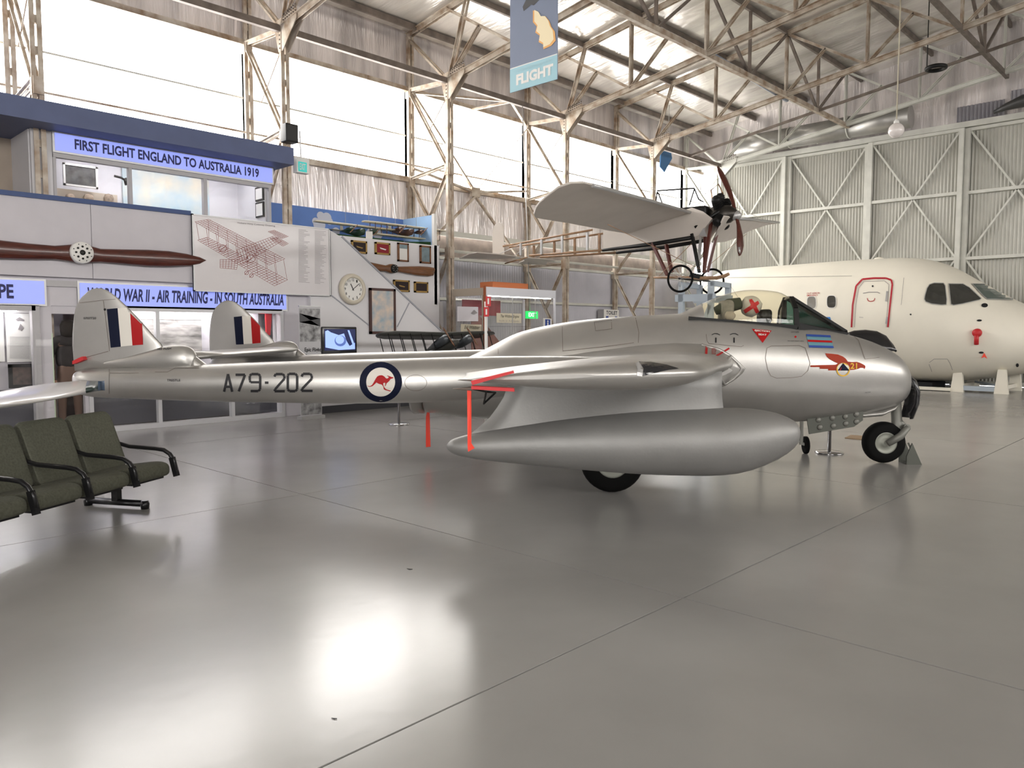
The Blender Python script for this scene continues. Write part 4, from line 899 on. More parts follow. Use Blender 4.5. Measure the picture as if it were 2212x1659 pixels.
# pull-up banner
Yb = 12.35; A, B = onY(648, 800, Yb), onY(694, 800, Yb); z1 = Z_(670, 663, Yb)
bn_ = thing('pull_up_banner', 'tall grey pull-up banner reading Epic Flight Centenary beside the television', 'banner', ((A.x + B.x) / 2, Yb, 0))
bw = mat('grey_photo_print', (.42, .42, .43), .6, var=.8, vscale=9); bp_ = mat('pale_grey_print', (.55, .55, .57), .6)
MB().box((A.x, Yb, .06), (B.x, Yb + .008, z1)).build('sheet', bp_, bn_, True)
zz = Z_(670, 738, Yb); MB().box((A.x + .01, Yb - .004, zz), (B.x - .01, Yb, z1 - .03)).build('photo_print', bw, bn_, True)
MB().prism([(A.x + .01, Yb - .008, zz + .35), (B.x - .01, Yb - .008, zz + .42), (B.x - .01, Yb - .008, zz + .28), (A.x + .01, Yb - .008, z1 - .12)], (0, .003, 0)).build('photo_print', mat('dark_grey_print', (.08, .08, .085), .6), bn_, True)
MB().box((A.x + .01, Yb - .004, .08), (B.x - .01, Yb, .62)).build('photo_print', bw, bn_, True)
MB().box((A.x - .02, Yb - .08, 0), (B.x + .02, Yb + .1, .06)).build('base', alu, bn_, True); MB().box((A.x, Yb - .01, z1), (B.x, Yb + .02, z1 + .02)).build('top_rail', alu, bn_, True)
MB().tube([((A.x + B.x) / 2, Yb + .04, .05), ((A.x + B.x) / 2, Yb + .03, z1)], .01, 6).build('pole', alu, bn_, True)
for tx, ya in (('Epic Flight', 762), ('Centenary', 776)):
    put_text(tx, onY(658, ya, Yb - .004), onY(693.5, ya, Yb - .004), onY(658, ya - 11, Yb - .004), blackm, bn_, .02)
# panel of frames behind the stair, sky mural
fp = thing('display_partition', 'white partition behind the stairs hung with small frames', 'partition', (10.3, 13.46, 0))
xe2 = X_(948, 560, 13.46); MB().box((X_(690, 520, 13.46), 13.46, 0), (xe2, 13.52, 3.53)).build('panel', wallw, fp, True)
MB().box((xe2, 13.46, 0), (xe2 + .02, 13.53, 3.55)).build('edge_strip', alu, fp, True)
for i, (q, fm, art, lb) in enumerate([((760, 520, 793, 547), gold, bk, 'gilt-framed black plaque nearest the stair edge on the upper row'), ((811, 524, 843, 550), gold, rdv, 'gilt-framed red velvet plaque with a silver badge'), ((860, 525, 883, 565), wood2, white, 'upright narrow frame with a window reflection painted white'), ((908, 531, 931, 569), wood2, mat('grey_blue_print', (.20, .27, .30), .4, var=.3, vscale=9), 'upright narrow frame with grey-blue picture at the partition end'), ((851, 605, 885, 630), gold, bk, 'gilt-framed black plaque with gold emblem below the short propeller'), ((896, 609, 925, 632), gold, bk, 'smaller gilt-framed dark plaque, lower right on the partition')]):
    t, xa_, xb_, z0, z1 = framed(*q, 13.42, fm, art, lb, fw=.035, group='small frames on the partition')
    cx_, cz_ = (xa_ + xb_) / 2, (z0 + z1) / 2
    if i in (0, 1, 4): MB().prism([(cx_ - .08, 13.42, cz_ + .02), (cx_ + .09, 13.42, cz_ - .01), (cx_ + .07, 13.42, cz_ - .03), (cx_ - .06, 13.42, cz_ - .01)], (0, .01, 0)).build('badge', white if i == 1 else gold, t, True)
    if i == 2: MB().box((xa_ + .035, 13.424, (z0 + z1) / 2 + .08), (xb_ - .035, 13.43, z1 - .035)).build('picture', mat('grey_blue_print', (0, 0, 0)), t, True)  # grey-blue upper part; the white below is the painted window reflection
zq = lambda x, y: (680 + x / 7.373, 440 + y / 7.373)
ups = [zq(500, 935), zq(620, 890), zq(790, 915), zq(900, 945), zq(1100, 985), zq(1160, 965), zq(1215, 962), zq(1260, 975), zq(1300, 1003), zq(1500, 1000), zq(1640, 998), zq(1800, 1008), zq(1870, 1022), zq(1884, 1045)]
los = [zq(500, 955), zq(620, 1050), zq(790, 1075), zq(960, 1078), zq(1110, 1078), zq(1160, 1105), zq(1215, 1110), zq(1260, 1100), zq(1300, 1085), zq(1400, 1105), zq(1600, 1145), zq(1780, 1160), zq(1850, 1150), zq(1882, 1060)]
pr2 = blade_prop(13.44, zq(1217, 1040), ups, los, wood2, 'wooden_propeller', 'shorter brown wooden propeller on the white partition behind the stairs', .05, .1)
MB().lathe([(.01, -.14), (.085, -.14), (.09, -.10), (.09, 0)], (0, 0, 0), (0, 1, 0), 20).build('hub_plate', blackm, pr2)
m = MB()
for k in range(8): m.lathe([(.009, -.14), (.009, -.15), (.001, -.15)], (.06 * math.cos(k * PI / 4), 0, .06 * math.sin(k * PI / 4)), (0, 1, 0), 6)
tag(m.build('hub_bolts', alu, pr2), kind='stuff')
sky = mat('painted_sky_blue', (.13, .25, .62), .7, var=.25, vscale=.8); skyl = mat('painted_sky_pale', (.33, .52, .80), .7, var=.12, vscale=1); cl = mat('painted_cloud', (.55, .58, .68), .7); gn = mat('painted_grass', (.03, .10, .03), .8)
mu = thing('sky_mural', 'sky-blue painted mural boards with clouds behind the model aircraft', 'mural', (10, 14.3, 3))
XC = 11.56; Xm = X_(600, 450, 14.6)
MB().box((8.08, 14.6, 2.2), (XC, 14.64, 4.22)).build('mural_board', sky, mu, True); MB().box((XC, 13.5, 2.2), (XC + .04, 14.6, 4.22)).build('mural_board', skyl, mu, True)
MB().box((XC - .02, 13.46, 2.2), (XC + .06, 13.54, 4.24)).build('end_post', white, mu, True)
for cx_, cy_, r_ in ((693, 466, 9), (706, 470, 11), (682, 478, 8), (712, 478, 8), (690, 485, 14), (800, 503, 10), (816, 505, 13), (726, 500, 9)):
    c_ = onY(cx_, cy_, 14.59); rr = r_ * .0098; MB().add([(c_.x + rr * 1.1 * math.cos(k * PI / 8), 14.595 - .0003 * r_, c_.z + rr * math.sin(k * PI / 8)) for k in range(16)], [tuple(range(16))]).build('painted_cloud', cl, mu, True)
MB().box((9, 14.58, 2.3), (XC, 14.598, 3.72)).build('painted_grass', gn, mu, True); MB().prism([(XC - .004, 14.55, 2.3), (XC - .004, 13.6, 2.3), (XC - .004, 13.6, 3.62), (XC - .004, 14.55, 3.7)], (.003, 0, 0)).build('painted_grass', gn, mu, True)
# upper-room exhibits
wm_ = mat('world_map_print', (.62, .58, .47), .6, var=.5, vscale=1.6, dirt=(.30, .52, .68))
A, B = onY(266, 400, 14.6), onY(452, 400, 14.6)
mp_ = thing('wall_map', 'wide pale blue and sand wall map in the upper display room', 'map', (A.x, 14.6, 2.7)); MB().box((A.x, 14.62, 2.5), (B.x, 14.65, Z_(350, 362, 14.6))).build('sheet', wm_, mp_, True)
framed(137, 356, 211, 404, 14.2, white, mat('dark_photo_print', (.09, .09, .09), .4, var=.7, vscale=9), 'white-framed dark photograph hanging in the upper room window', fw=.03)
bb = thing('relief_board', 'beige board with three small sculpted heads in the upper room', 'sculpture', onY(190, 440, 14.2)); A, B = onY(118, 440, 14.3), onY(254, 440, 14.3)
MB().box((A.x, 14.3, 2.45), (B.x, 14.34, Z_(190, 414, 14.3))).build('board', mat('beige_board', (.6, .52, .42), .7), bb, True)
for px in (152, 192, 235):
    c_ = onY(px, 434, 14.26); MB().lathe([(.01, -.09), (.06, -.08), (.075, -.02), (.08, .05), (.06, .1), (.01, .12)], c_, (0, 0, 1), 14).build('head', mat('clay_head', (.42, .33, .25), .8, var=.4, vscale=20), bb, True)
sp = thing('spotlight', 'small black spotlight arm in the upper display room', 'lamp', onY(270, 385, 14.1)); MB().tube([onY(247, 380, 14.1), onY(262, 384, 14.1), onY(268, 388, 14.1)], .02, 8).build('arm', blackm, sp, True); MB().lathe([(.02, 0), (.05, .02), (.055, .12), (.01, .12)], onY(272, 384, 14.1), (.3, 0, -1), 12).build('lamp_head', blackm, sp, True)
for k, (y0, y1) in enumerate(((404, 434), (437, 470))):
    t = thing('certificate', ['black-framed certificate on the upper room end wall, higher one', 'black-framed certificate on the upper room end wall, lower one'][k], 'picture', (7.45, 14.0, 3))
    xw = XR - .1; ya_, yb_ = onX(552, 420, xw).y, onX(569, 420, xw).y; z1, z0 = onX(560, y0, xw).z, onX(560, y1, xw).z
    MB().box((xw - .01, ya_, z0), (xw + .02, yb_, z1)).build('frame', blackm, t, True); d_ = .03 * (1 if yb_ > ya_ else -1)
    MB().box((xw - .014, ya_ + d_, z0 + .03), (xw - .008, yb_ - d_, z1 - .03)).build('sheet', white, t, True)
t = thing('framed_picture', 'small dark framed picture on the tan upper wall at the left', 'picture', onY(44, 370, 14.4)); MB().box((X_(34, 360, 14.45), 14.45, Z_(44, 412, 14.45)), (X_(56, 360, 14.45), 14.49, Z_(44, 318, 14.45))).build('frame', mat('dark_wood_frame', (0, 0, 0)), t, True)
MB().box((X_(37, 360, 14.45), 14.44, Z_(44, 375, 14.45)), (X_(53, 360, 14.45), 14.46, Z_(44, 330, 14.45))).build('picture', maps, t, True)
# ground-floor display contents
sea = mat('sepia_seascape_print', (.42, .40, .38), .5, var=.75, vscale=3, stretch=(1, 1, 4)); lp = mat('pale_pink_print', (.62, .56, .54), .5)
def board(px0, px1, py0, py1, Y, m, label, name='display_board', cat='picture'):
    A, B = onY(px0, 740, Y), onY(px1, 740, Y); pc = (px0 + px1) / 2; t = thing(name, label, cat, (A.x, Y, Z_(pc, py1, Y))); MB().box((A.x, Y, Z_(pc, py1, Y)), (B.x, Y + .02, Z_(pc, py0, Y))).build('sheet', m, t, True); return t
t = board(280, 436, 661, 775, 13.4, sea, 'grey seascape mural panel with formation of aircraft between the two tail fins')
A, B = onY(280, 680, 13.4), onY(436, 680, 13.4); MB().box((A.x, 13.39, Z_(350, 690, 13.39)), (B.x, 13.4, Z_(350, 661, 13.39))).build('printed_sky', lp, t, True)
for px, py, s_ in ((300, 664, 14), (350, 669, 10), (363, 667, 10), (386, 671, 16), (425, 670, 12)):
    m_ = mat('yellow_marking', (0, 0, 0)) if px == 386 else gr
    MB().poly([onY(px - s_ * .5, py, 13.385), onY(px, py - 2, 13.385), onY(px + s_ * .5, py, 13.385), onY(px, py + 2.5, 13.385)]).build('printed_aircraft', m_, t, True)
t = board(560, 596, 672, 745, 13.4, mat('dark_photo_print', (0, 0, 0)), 'dark poster beside a red windsock bracket in the display window')
t = thing('red_bracket', 'red angled bracket hanging in the display window above the far fin', 'bracket', onY(580, 672, 13.25)); MB().prism([onY(558, 671, 13.25), onY(588, 671, 13.25), onY(584, 724, 13.25), onY(576, 724, 13.25), onY(574, 678, 13.25), onY(558, 677, 13.25)], (0, .04, 0)).build('plate', red, t, True); MB().tube([onY(532, 673, 13.25), onY(560, 673, 13.25)], .014, 6).build('arm', YL, t, True)
for k, (a, b, y0, y1) in enumerate(((14, 73, 669, 782), (-52, 9, 669, 782))):
    t = board(a, b, y0, y1, 13.38, white, ['white information sheet with a small aircraft drawing at the left edge', 'white information sheet cut off by the left photo edge'][k], 'information_sheet', 'poster')
    m = MB(); c_ = a + 30
    for r_ in range(16): m.bar(onY(a + 7, 728 + r_ * 3, 13.375), onY(a + 50, 728.5 + r_ * 3, 13.375), .006, .001, (0, 1, 0))
    m.bar(onY(a + 10, 676, 13.375), onY(a + 48, 677, 13.375), .01, .001, (0, 1, 0)); tag(m.build('printed_text', gr, t, True), kind='stuff')
    MB().poly([onY(c_ - 11, 690, 13.374), onY(c_ - 2, 685, 13.374), onY(c_ + 9, 691, 13.374), onY(c_ + 8, 694, 13.374), onY(c_, 693, 13.374), onY(c_ - 6, 694, 13.374)]).build('aircraft_drawing', gr, t, True)
    MB().poly([onY(c_ - 5, 712, 13.374), onY(c_, 699, 13.374), onY(c_ + 8, 708, 13.374), onY(c_ + 3, 714, 13.374)]).build('aircraft_drawing', gr, t, True)
framed(19, 786, 76, 838, 13.2, blackm, mat('dark_collage', (.08, .05, .04), .4, var=.6, vscale=14), 'black-framed dark collage standing below the information sheets', fw=.05)
# person in the alcove
pe = thing('person', 'person in a dark jacket and brown trousers standing in the alcove, seen from behind', 'person', onZ(142, 938, 0) + Vector((0, 0, 0)))
pe.location = (onY(146, 720, 13.28).x, 13.28, 0)
def skinmesh(name, verts, edges, rad, m, parent, sub=2):
    me = bpy.data.meshes.new(name); me.from_pydata(verts, edges, []); me.materials.append(m); o = bpy.data.objects.new(name, me); C.objects.link(o); o.parent = parent
    md = o.modifiers.new('skin', 'SKIN'); sv = me.skin_vertices[0].data
    for i, r_ in enumerate(rad): sv[i].radius = (r_ if isinstance(r_, tuple) else (r_, r_))
    sv[0].use_root = True; md.use_smooth_shade = True; s2 = o.modifiers.new('s', 'SUBSURF'); s2.levels = sub; s2.render_levels = sub; return o
sk = mat('skin', (.45, .28, .2), .6); jk = mat('dark_jacket', (.035, .03, .03), .85, var=.3, vscale=8); tr = mat('brown_trousers', (.14, .09, .07), .85); hr = mat('dark_hair', (.02, .015, .012), .8); jk2 = mat('brown_jacket_back', (.13, .085, .075), .85)
h = 1.74
skinmesh('body', [(0, 0, .92), (0, 0, 1.12), (0, .01, 1.34), (0, .01, 1.45), (0, -.01, 1.54), (-.1, 0, .86), (-.11, 0, .48), (-.11, .02, .08), (-.12, -.14, .04), (.1, 0, .86), (.11, 0, .48), (.12, .02, .08), (.13, -.14, .04), (-.2, .01, 1.42), (-.27, .03, 1.15), (-.25, -.06, .92), (-.24, -.1, .84), (.2, .01, 1.42), (.27, .03, 1.15), (.25, -.06, .92), (.24, -.1, .84)],
    [(0, 1), (1, 2), (2, 3), (3, 4), (0, 5), (5, 6), (6, 7), (7, 8), (0, 9), (9, 10), (10, 11), (11, 12), (3, 13), (13, 14), (14, 15), (15, 16), (3, 17), (17, 18), (18, 19), (19, 20)],
    [(.15, .11), (.15, .11), (.18, .12), (.12, .09), .055, .085, .065, .045, .035, .085, .065, .045, .035, .07, .052, .038, .035, .07, .052, .038, .035], tr, pe)
skinmesh('jacket', [(0, 0, .98), (0, .01, 1.2), (0, .01, 1.38), (0, .01, 1.48), (-.2, .01, 1.43), (-.275, .03, 1.16), (-.255, -.05, .96), (.2, .01, 1.43), (.275, .03, 1.16), (.255, -.05, .96)], [(0, 1), (1, 2), (2, 3), (3, 4), (4, 5), (5, 6), (3, 7), (7, 8), (8, 9)], [(.19, .14), (.19, .14), (.21, .145), (.12, .09), .085, .068, .055, .085, .068, .055], jk, pe)
MB().lathe([(.01, -.13), (.055, -.11), (.075, -.04), (.082, .03), (.075, .085), (.04, .125), (.005, .13)], (0, .0, 1.63), (0, -.1, 1), 18).build('head', sk, pe)
MB().lathe([(.02, -.14), (.09, -.12), (.105, -.03), (.108, .05), (.08, .12), (.01, .145)], (0, -.012, 1.635), (0, -.1, 1), 18).build('hair', hr, pe)
for s_ in (-1, 1): MB().lathe([(.005, -.02), (.02, -.01), (.02, .02), (.005, .025)], (s_ * .085, .01, 1.62), (0, 0, 1), 8).build('ear', sk, pe)
for s_ in (-1, 1):
    for k in range(5):
        a = (s_ * .24 + (k - 2) * .014, -.10, .85); b = (a[0] + (k - 2) * .004 * (3 if k in (0,) else 1), -.12, .85 - (.085, .10, .11, .10, .08)[k]) if k else (s_ * .24 - s_ * .045, -.13, .80)
        MB().tube([a, b], [.009, .006], 6).build('finger', sk, pe)
    MB().rbox((s_ * .13 - .05, -.22, 0), (s_ * .13 + .05, .08, .09), .03).build('shoe', blackm, pe)
gp_ = thing('glass_screen', 'frameless clear glass screen standing before the alcove', 'screen', (onY(115, 800, 12.7).x, 12.7, 0))
A, B = onY(80, 800, 12.7), onY(115, 800, 12.7); MB().box((A.x, 12.7, 0.02), (B.x, 12.712, Z_(115, 720, 12.7))).build('pane', glassc, gp_, True); MB().box((B.x, 12.7, 0.02), (B.x + .012, 12.712, Z_(115, 720, 12.7))).build('glass_edge', mat('pale_green_glass_edge', (.5, .6, .45), .3), gp_, True)
MB().box((A.x, 12.66, 0), (B.x, 12.75, .03)).build('base_channel', alu, gp_, True)
# exit signs, speaker
ex = thing('exit_sign', 'small white box with a teal EXIT panel beside the roof edge end', 'sign', onY(655, 350, 13.2)); tq = mat('teal_sign', (.02, .35, .33), .4, emit=(.03, .5, .45, .5))
A = onY(641, 345, 13.2); B = onY(668, 350, 13.2); MB().box((A.x, 13.2, 4.60), (B.x, 13.34, 4.88)).build('housing', white, ex, True); MB().box((A.x + .03, 13.19, 4.62), (B.x - .06, 13.2, 4.80)).build('sign_face', tq, ex, True)
put_text('EXIT', (A.x + .05, 13.185, 4.65), (B.x - .09, 13.185, 4.65), (A.x + .05, 13.185, 4.77), white, ex, .02)
MB().tube([((A.x + B.x) / 2, 13.27, 4.88), ((A.x + B.x) / 2, 13.3, 5.4)], .012, 6).build('hanger', alu, ex, True)
sp = thing('loudspeaker', 'dark loudspeaker box on the lattice column above the exhibit building', 'speaker', (7.87, 13.3, 5.3)); q = onX(622, 290, 7.87); MB().rbox((7.74, q.y - .16, q.z - .17), (8.0, q.y + .06, q.z + .17), .02).build('cabinet', blackm, sp, True); MB().box((7.76, q.y - .165, q.z - .14), (7.98, q.y - .155, q.z + .14)).build('grille', mat('dark_grille', (.04, .04, .04), .8), sp, True)
# ---------------------------------------------------------------- models, display case, hung monoplane, airliner nose, small things
def model_plane(name, label, o, rz, span, chord, body, wingm, bodym, bi=False, pods=(), gap=.28):
    t = thing(name, label, 'model', o, rz); 
    for z, sp_ in (((0, span),) + (((-gap, span * .8),) if bi else ())):
        MB().loft([[(y * .5 * sp_ / abs(1), -.5 * chord * w_, z - .004), (y * .5 * sp_, .5 * chord * w_, z), (y * .5 * sp_, .2 * chord * w_, z + .02), (y * .5 * sp_, -.4 * chord * w_, z + .02)] for y, w_ in ((-1, .35), (-.96, .8), (-.6, 1), (0, 1), (.6, 1), (.96, .8), (1, .35))]).build('wing', wingm, t)
    MB().tube([(0, -.9 * chord, -.10), (0, -.6 * chord, -.13), (0, 0, -.14), (0, 1.3 * chord, -.08), (0, 2.2 * chord, -.03)], [.03, .075, .08, .045, .015], 12).build('fuselage', bodym, t)
    MB().box((-.28, 1.9 * chord, -.04), (.28, 2.3 * chord, -.03)).build('tailplane', wingm, t); MB().prism([(0, 1.9 * chord, -.04), (0, 2.3 * chord, -.04), (0, 2.35 * chord, .12), (0, 2.1 * chord, .12)], (.01, 0, 0)).build('fin', wingm, t)
    for x in pods:
        p = MB().tube([(x, -.9 * chord, -.10), (x, -.75 * chord, -.10), (x, -.2 * chord, -.10), (x, .4 * chord, -.1)], [.025, .05, .045, .01], 12).build('engine_pod', bodym, t)
        MB().bar((x - .1, -.95 * chord, -.19), (x + .1, -.95 * chord, -.01), .02, .012).build('propeller', wood2, p)
    if bi:
        for x in [k * span * .13 for k in (-3, -2, -1, 1, 2, 3)]:
            for y in (-.35, .35): MB().bar((x, y * chord, 0), (x, y * chord, -gap), .012, .012).build('strut', bodym, t)
    return t
crm = mat('cream_model_wing', (.55, .5, .38), .5); grn = mat('dark_green_model', (.02, .045, .025), .4)
c_ = onY(772, 489, 13.95)
t = model_plane('model_aircraft', 'green and cream high-wing model aircraft above the partition, nearest the poster', c_, 0, onY(862, 489, 13.95).x - onY(686, 487, 13.95).x, .28, 0, crm, grn, False, (-.28, .32)); t.rotation_euler = (0, 0, 0)
for dx in (-.3, .3): MB().tube([(dx, 0, 0.02), (dx, 0, 3.9)], .004, 4).build('hanging_wire', alu, t)
c_ = onY(877, 490, 13.9)
t = model_plane('model_biplane', 'cream biplane flying boat model above the right end of the partition', c_, 0, onY(965, 493, 13.9).x - onY(788, 487, 13.9).x, .28, 0, crm, mat('brown_model', (.08, .04, .03), .4), True, (-.3, .3), .24)
for dx in (-.3, .3): MB().tube([(dx, 0, 0.02), (dx, 0, 3.9)], .004, 4).build('hanging_wire', alu, t)
t = thing('caption_card', 'small white card standing on the partition top between the models', 'card', onY(796, 516, 13.5)); q = [onY(789, 500, 13.5), onY(803, 500, 13.5), onY(803, 516, 13.5), onY(789, 516, 13.5)]; MB().prism([(p.x, 13.47, p.z) for p in q], (0, .01, 0)).build('card', white, t, True)
q = onY(796, 516, 13.5); MB().box((q.x - .05, 13.46, 3.53), (q.x + .05, 13.52, q.z + .01)).build('foot', white, t, True)
# bomber model mounted before the stair wall
Yv = 11.9; c_ = onY(945, 729, Yv); sp_ = onY(1066, 723, Yv).x - onY(817, 734, Yv).x
t = thing('model_bomber', 'dark-winged twin-engine biplane model with wooden propellers in front of the stair wall', 'model', c_, 0)
dk_ = mat('dark_olive_model', (.035, .035, .03), .5); L0 = onY(817, 733, Yv) - c_; R0 = onY(1066, 723, Yv) - c_
def vw(z, k):
    R = []
    for u, w_ in ((0, .3), (.03, .7), (.1, 1), (.5, 1), (.9, 1), (.97, .7), (1, .3)):
        x = (L0.x + (R0.x - L0.x) * u) * k; zz = z + .035 * abs(2 * u - 1)
        R.append([(x, -.22 * w_, zz - .025), (x, .22 * w_, zz), (x, .1 * w_, zz + .02), (x, -.18 * w_, zz + .015)])
    return MB().loft(R)
t.rotation_euler = (-.38, 0, 0); vw(.03, 1).build('upper_wing', dk_, t); vw(-.40, .95).build('lower_wing', dk_, t)
for k in range(-5, 6):
    if k: 
        for y in (-.15, .12): MB().bar((k * sp_ / 11.5, y, .03), (k * sp_ / 11.5, y, -.38), .013, .013).build('strut', blackm, t)
MB().tube([(0, -.55, -.3), (0, -.4, -.28), (0, .1, -.28), (0, 1.0, -.2)], [.03, .1, .1, .03], 12).build('fuselage', dk_, t)
for px in (934, 985):
    x = (onY(px, 753, Yv) - c_).x; p = MB().tube([(x, -.45, -.17), (x, -.38, -.17), (x, -.1, -.18), (x, .3, -.18)], [.03, .09, .085, .01], 14).build('engine_pod', mat('steel_blue_nacelle', (.10, .11, .12), .35, .5), t)
    MB().loft([[(x + dx * 1. - .01, -.47 - .012, -.17 + dz_), (x + dx + .0 + w_, -.47, -.17 + dz_), (x + dx + .01, -.47 + .012, -.17 + dz_), (x + dx - w_, -.47, -.17 + dz_)] for dx, dz_, w_ in ((-.09, .2, .008), (-.06, .14, .03), (0, 0, .018), (.06, -.14, .03), (.09, -.2, .008))]).build('propeller', wood2, p)
MB().box((-.35, .2, -.36), (.35, 1.1, -.33)).build('shelf', white, t); MB().bar((0, .9, -.35), (0, 1.08, -.7), .03, .03).build('shelf_bracket', alu, t)
# glass display case
cs = thing('display_case', 'tall glazed display case with white header beside the stairs', 'display case', (12.7, 12.3, 0)); cX0, cX1, cY0, cY1 = 11.53, 13.85, 11.82, 12.84; HC = 2.54
wf_ = mat('white_case_frame', (.75, .76, .82), .45); br_ = mat('bronze_case_frame', (.32, .27, .22), .5); rb = mat('rust_orange_trim', (.28, .07, .02), .5)
MB().box((cX0, cY0, 0), (cX1, cY1, .55)).build('plinth', lav, cs, True)
MB().box((cX0 + .04, cY0, HC - .18), (cX1, cY0 + .04, HC)).build('header', wf_, cs, True); MB().box((cX0, cY0 + .04, HC - .18), (cX0 + .04, cY1, HC - .02)).build('side_header', br_, cs, True)
MB().box((cX0 + .04, cY0 + .04, HC - .06), (cX1, cY1, HC - .05)).build('top', glassc, cs, True)
for x, y, m in ((cX0 + .05, cY0, wf_), (cX1 - .04, cY0, wf_), (cX0, cY0 + .05, br_), (cX0, cY1 - .06, br_), (cX1 - .04, cY1 - .04, wf_)): MB().box((x, y, .55), (x + .04, y + .04, HC - .18)).build('post', m, cs, True)
MB().box((cX0 - .01, cY0 - .01, 0), (cX0 + .03, cY0 + .03, HC + .02)).build('corner_post', rb, cs, True)
MB().box((cX0 + .08, cY0 + .015, .55), (cX1 - .04, cY0 + .021, HC - .18)).build('pane', glassc, cs, True); MB().box((cX0 + .015, cY0 + .08, .55), (cX0 + .021, cY1 - .06, HC - .18)).build('pane', glassc, cs, True)
MB().box((cX1 - .02, cY0 + .04, .55), (cX1 - .014, cY1 - .04, HC - .18)).build('pane', glassc, cs, True); MB().box((cX0 + .04, cY1 - .02, .55), (cX1 - .04, cY1 - .014, HC - .18)).build('pane', glassc, cs, True)
for x in (12.4, 13.15): MB().box((x, cY0 + .01, .55), (x + .012, cY0 + .026, HC - .18)).build('glazing_joint', alu, cs, True)
MB().box((cX0 + .1, cY0 + .06, HC - .2), (cX1 - .1, cY0 + .09, HC - .18)).build('fill_light_bar', mat('case_fill_light', (1, 1, 1), .5, emit=(1, .95, .85, 9)), cs, True)  # glowing strip added to brighten the inside of the case
for z in (1.15, 1.7): MB().box((cX0 + .05, cY0 + .1, z), (cX1 - .05, cY1 - .05, z + .01)).build('glass_shelf', glassc, cs, True)
t = thing('wooden_box', 'orange-brown wooden tray on top of the glass display case', 'box', (12.9, 12.3, HC)); MB().box((12.05, 12.1, HC), (13.2, 12.5, HC + .14)).build('tray', mat('orange_brown_wood', (.35, .10, .03), .5), t, True); MB().box((12.07, 12.12, HC + .14), (13.18, 12.48, HC + .145)).build('tray_lid', rb, t, True)
dr = mat('dull_red_cloth', (.22, .03, .04), .7, var=.3)
t = thing('red_backcloth', 'dull red cloth panel hung inside the display case', 'cloth', (12.3, 12.7, 1.85)); MB().box((11.7, 12.70, 1.95), (12.9, 12.72, 2.3)).build('cloth', dr, t, True); MB().prism([(11.95, 12.68, 1.95), (12.2, 12.68, 1.95), (12.9, 12.68, 1.3), (12.9, 12.68, .57), (11.95, 12.68, .57)], (0, .015, 0)).build('cloth_fold', mat('brown_red_cloth', (.20, .08, .06), .7), t, True)
for q, tx, lb in (((996, 700, 1040, 719), ('Bill Wittber', 'The Pilot and Engineer'), 'cream card with handwritten title in the left side of the display case'), ((1073, 676, 1126, 697), ('The Wittber Engine', 'built in Adelaide'), 'tilted cream card about an engine in the middle of the display case')):
    Yc = 12.3 if q[0] < 1040 else 12.4
    A, B, D_ = onY(q[0], q[3], Yc), onY(q[2], q[3] + 1, Yc), onY(q[0], q[1], Yc); t = thing('caption_card', lb, 'card', A); u = B - A; v = D_ - A
    MB().prism([A, B, B + v, D_], (0, .01, 0)).build('card', crm, t, True); put_text(tx[0], A + u * .15 + v * .45, A + u * .9 + v * .45, A + u * .15 + v * .85, blackm, t, .0, shear=.3); put_text(tx[1], A + u * .1 + v * .12, A + u * .9 + v * .12, A + u * .1 + v * .3, gr, t, .0)
t = thing('information_sheet', 'pale grey sheet with small insect-like aircraft drawing inside the display case', 'poster', onY(1010, 690, 12.65)); MB().prism([onY(988, 662, 12.65), onY(1033, 663, 12.65), onY(1033, 694, 12.65), onY(988, 694, 12.65)], (0, .01, 0)).build('sheet', lav, t, True); MB().poly([onY(1017, 677, 12.64), onY(1024, 669, 12.64), onY(1032, 676, 12.64), onY(1024, 680, 12.64)]).build('aircraft_drawing', gr, t, True)
t = thing('information_sign', 'blue and white information sign with letter i behind the case corner', 'sign', onY(1183, 700, 11.6)); A, B, D_ = onY(1174, 715, 11.6), onY(1192, 716, 11.6), onY(1174, 687, 11.6); MB().prism([A, B, B + (D_ - A), D_], (0, .012, 0)).build('board', white, t, True)
u = B - A; v = D_ - A; MB().prism([A + u * .2 + v * .1 + Vector((0, -.004, 0)), A + u * .8 + v * .1 + Vector((0, -.004, 0)), A + u * .8 + v * .92 + Vector((0, -.004, 0)), A + u * .2 + v * .92 + Vector((0, -.004, 0))], (0, .003, 0)).build('blue_field', bl1, t, True); put_text('i', A + u * .42 + v * .2, A + u * .58 + v * .2, A + u * .42 + v * .85, white, t, .03, lift=.006)
MB().tube([A + u * .5 + Vector((0, .01, 0)), Vector(((A + u * .5).x, 9.96, 0))], .012, 6).build('pole', alu, t, True); MB().box(((A + u * .5).x - .12, 11.5, 0), ((A + u * .5).x + .12, 11.74, .015)).build('base', alu, t, True)
t = thing('exit_sign', 'glowing green EXIT sign seen through the display case', 'sign', onY(1150, 680, 13.2)); ge = mat('green_lit_sign', (0, .5, .1), .4, emit=(.0, .75, .12, 1.1)); A, B, D_ = onY(1138, 688, 13.2), onY(1162, 688.5, 13.2), onY(1138, 672, 13.2)
MB().prism([A, B, B + (D_ - A), D_], (0, .05, 0)).build('sign_face', ge, t, True); u = B - A; v = D_ - A; put_text('EXIT', A + u * .15 + v * .25, A + u * .85 + v * .25, A + u * .15 + v * .8, mat('white_lit', (1, 1, 1), .5, emit=(1, 1, 1, 1)), t, .02); MB().tube([(A.x + .15, 13.23, D_.z), (A.x + .15, 13.5, 7.3)], .012, 6).build('hanger', alu, t, True)
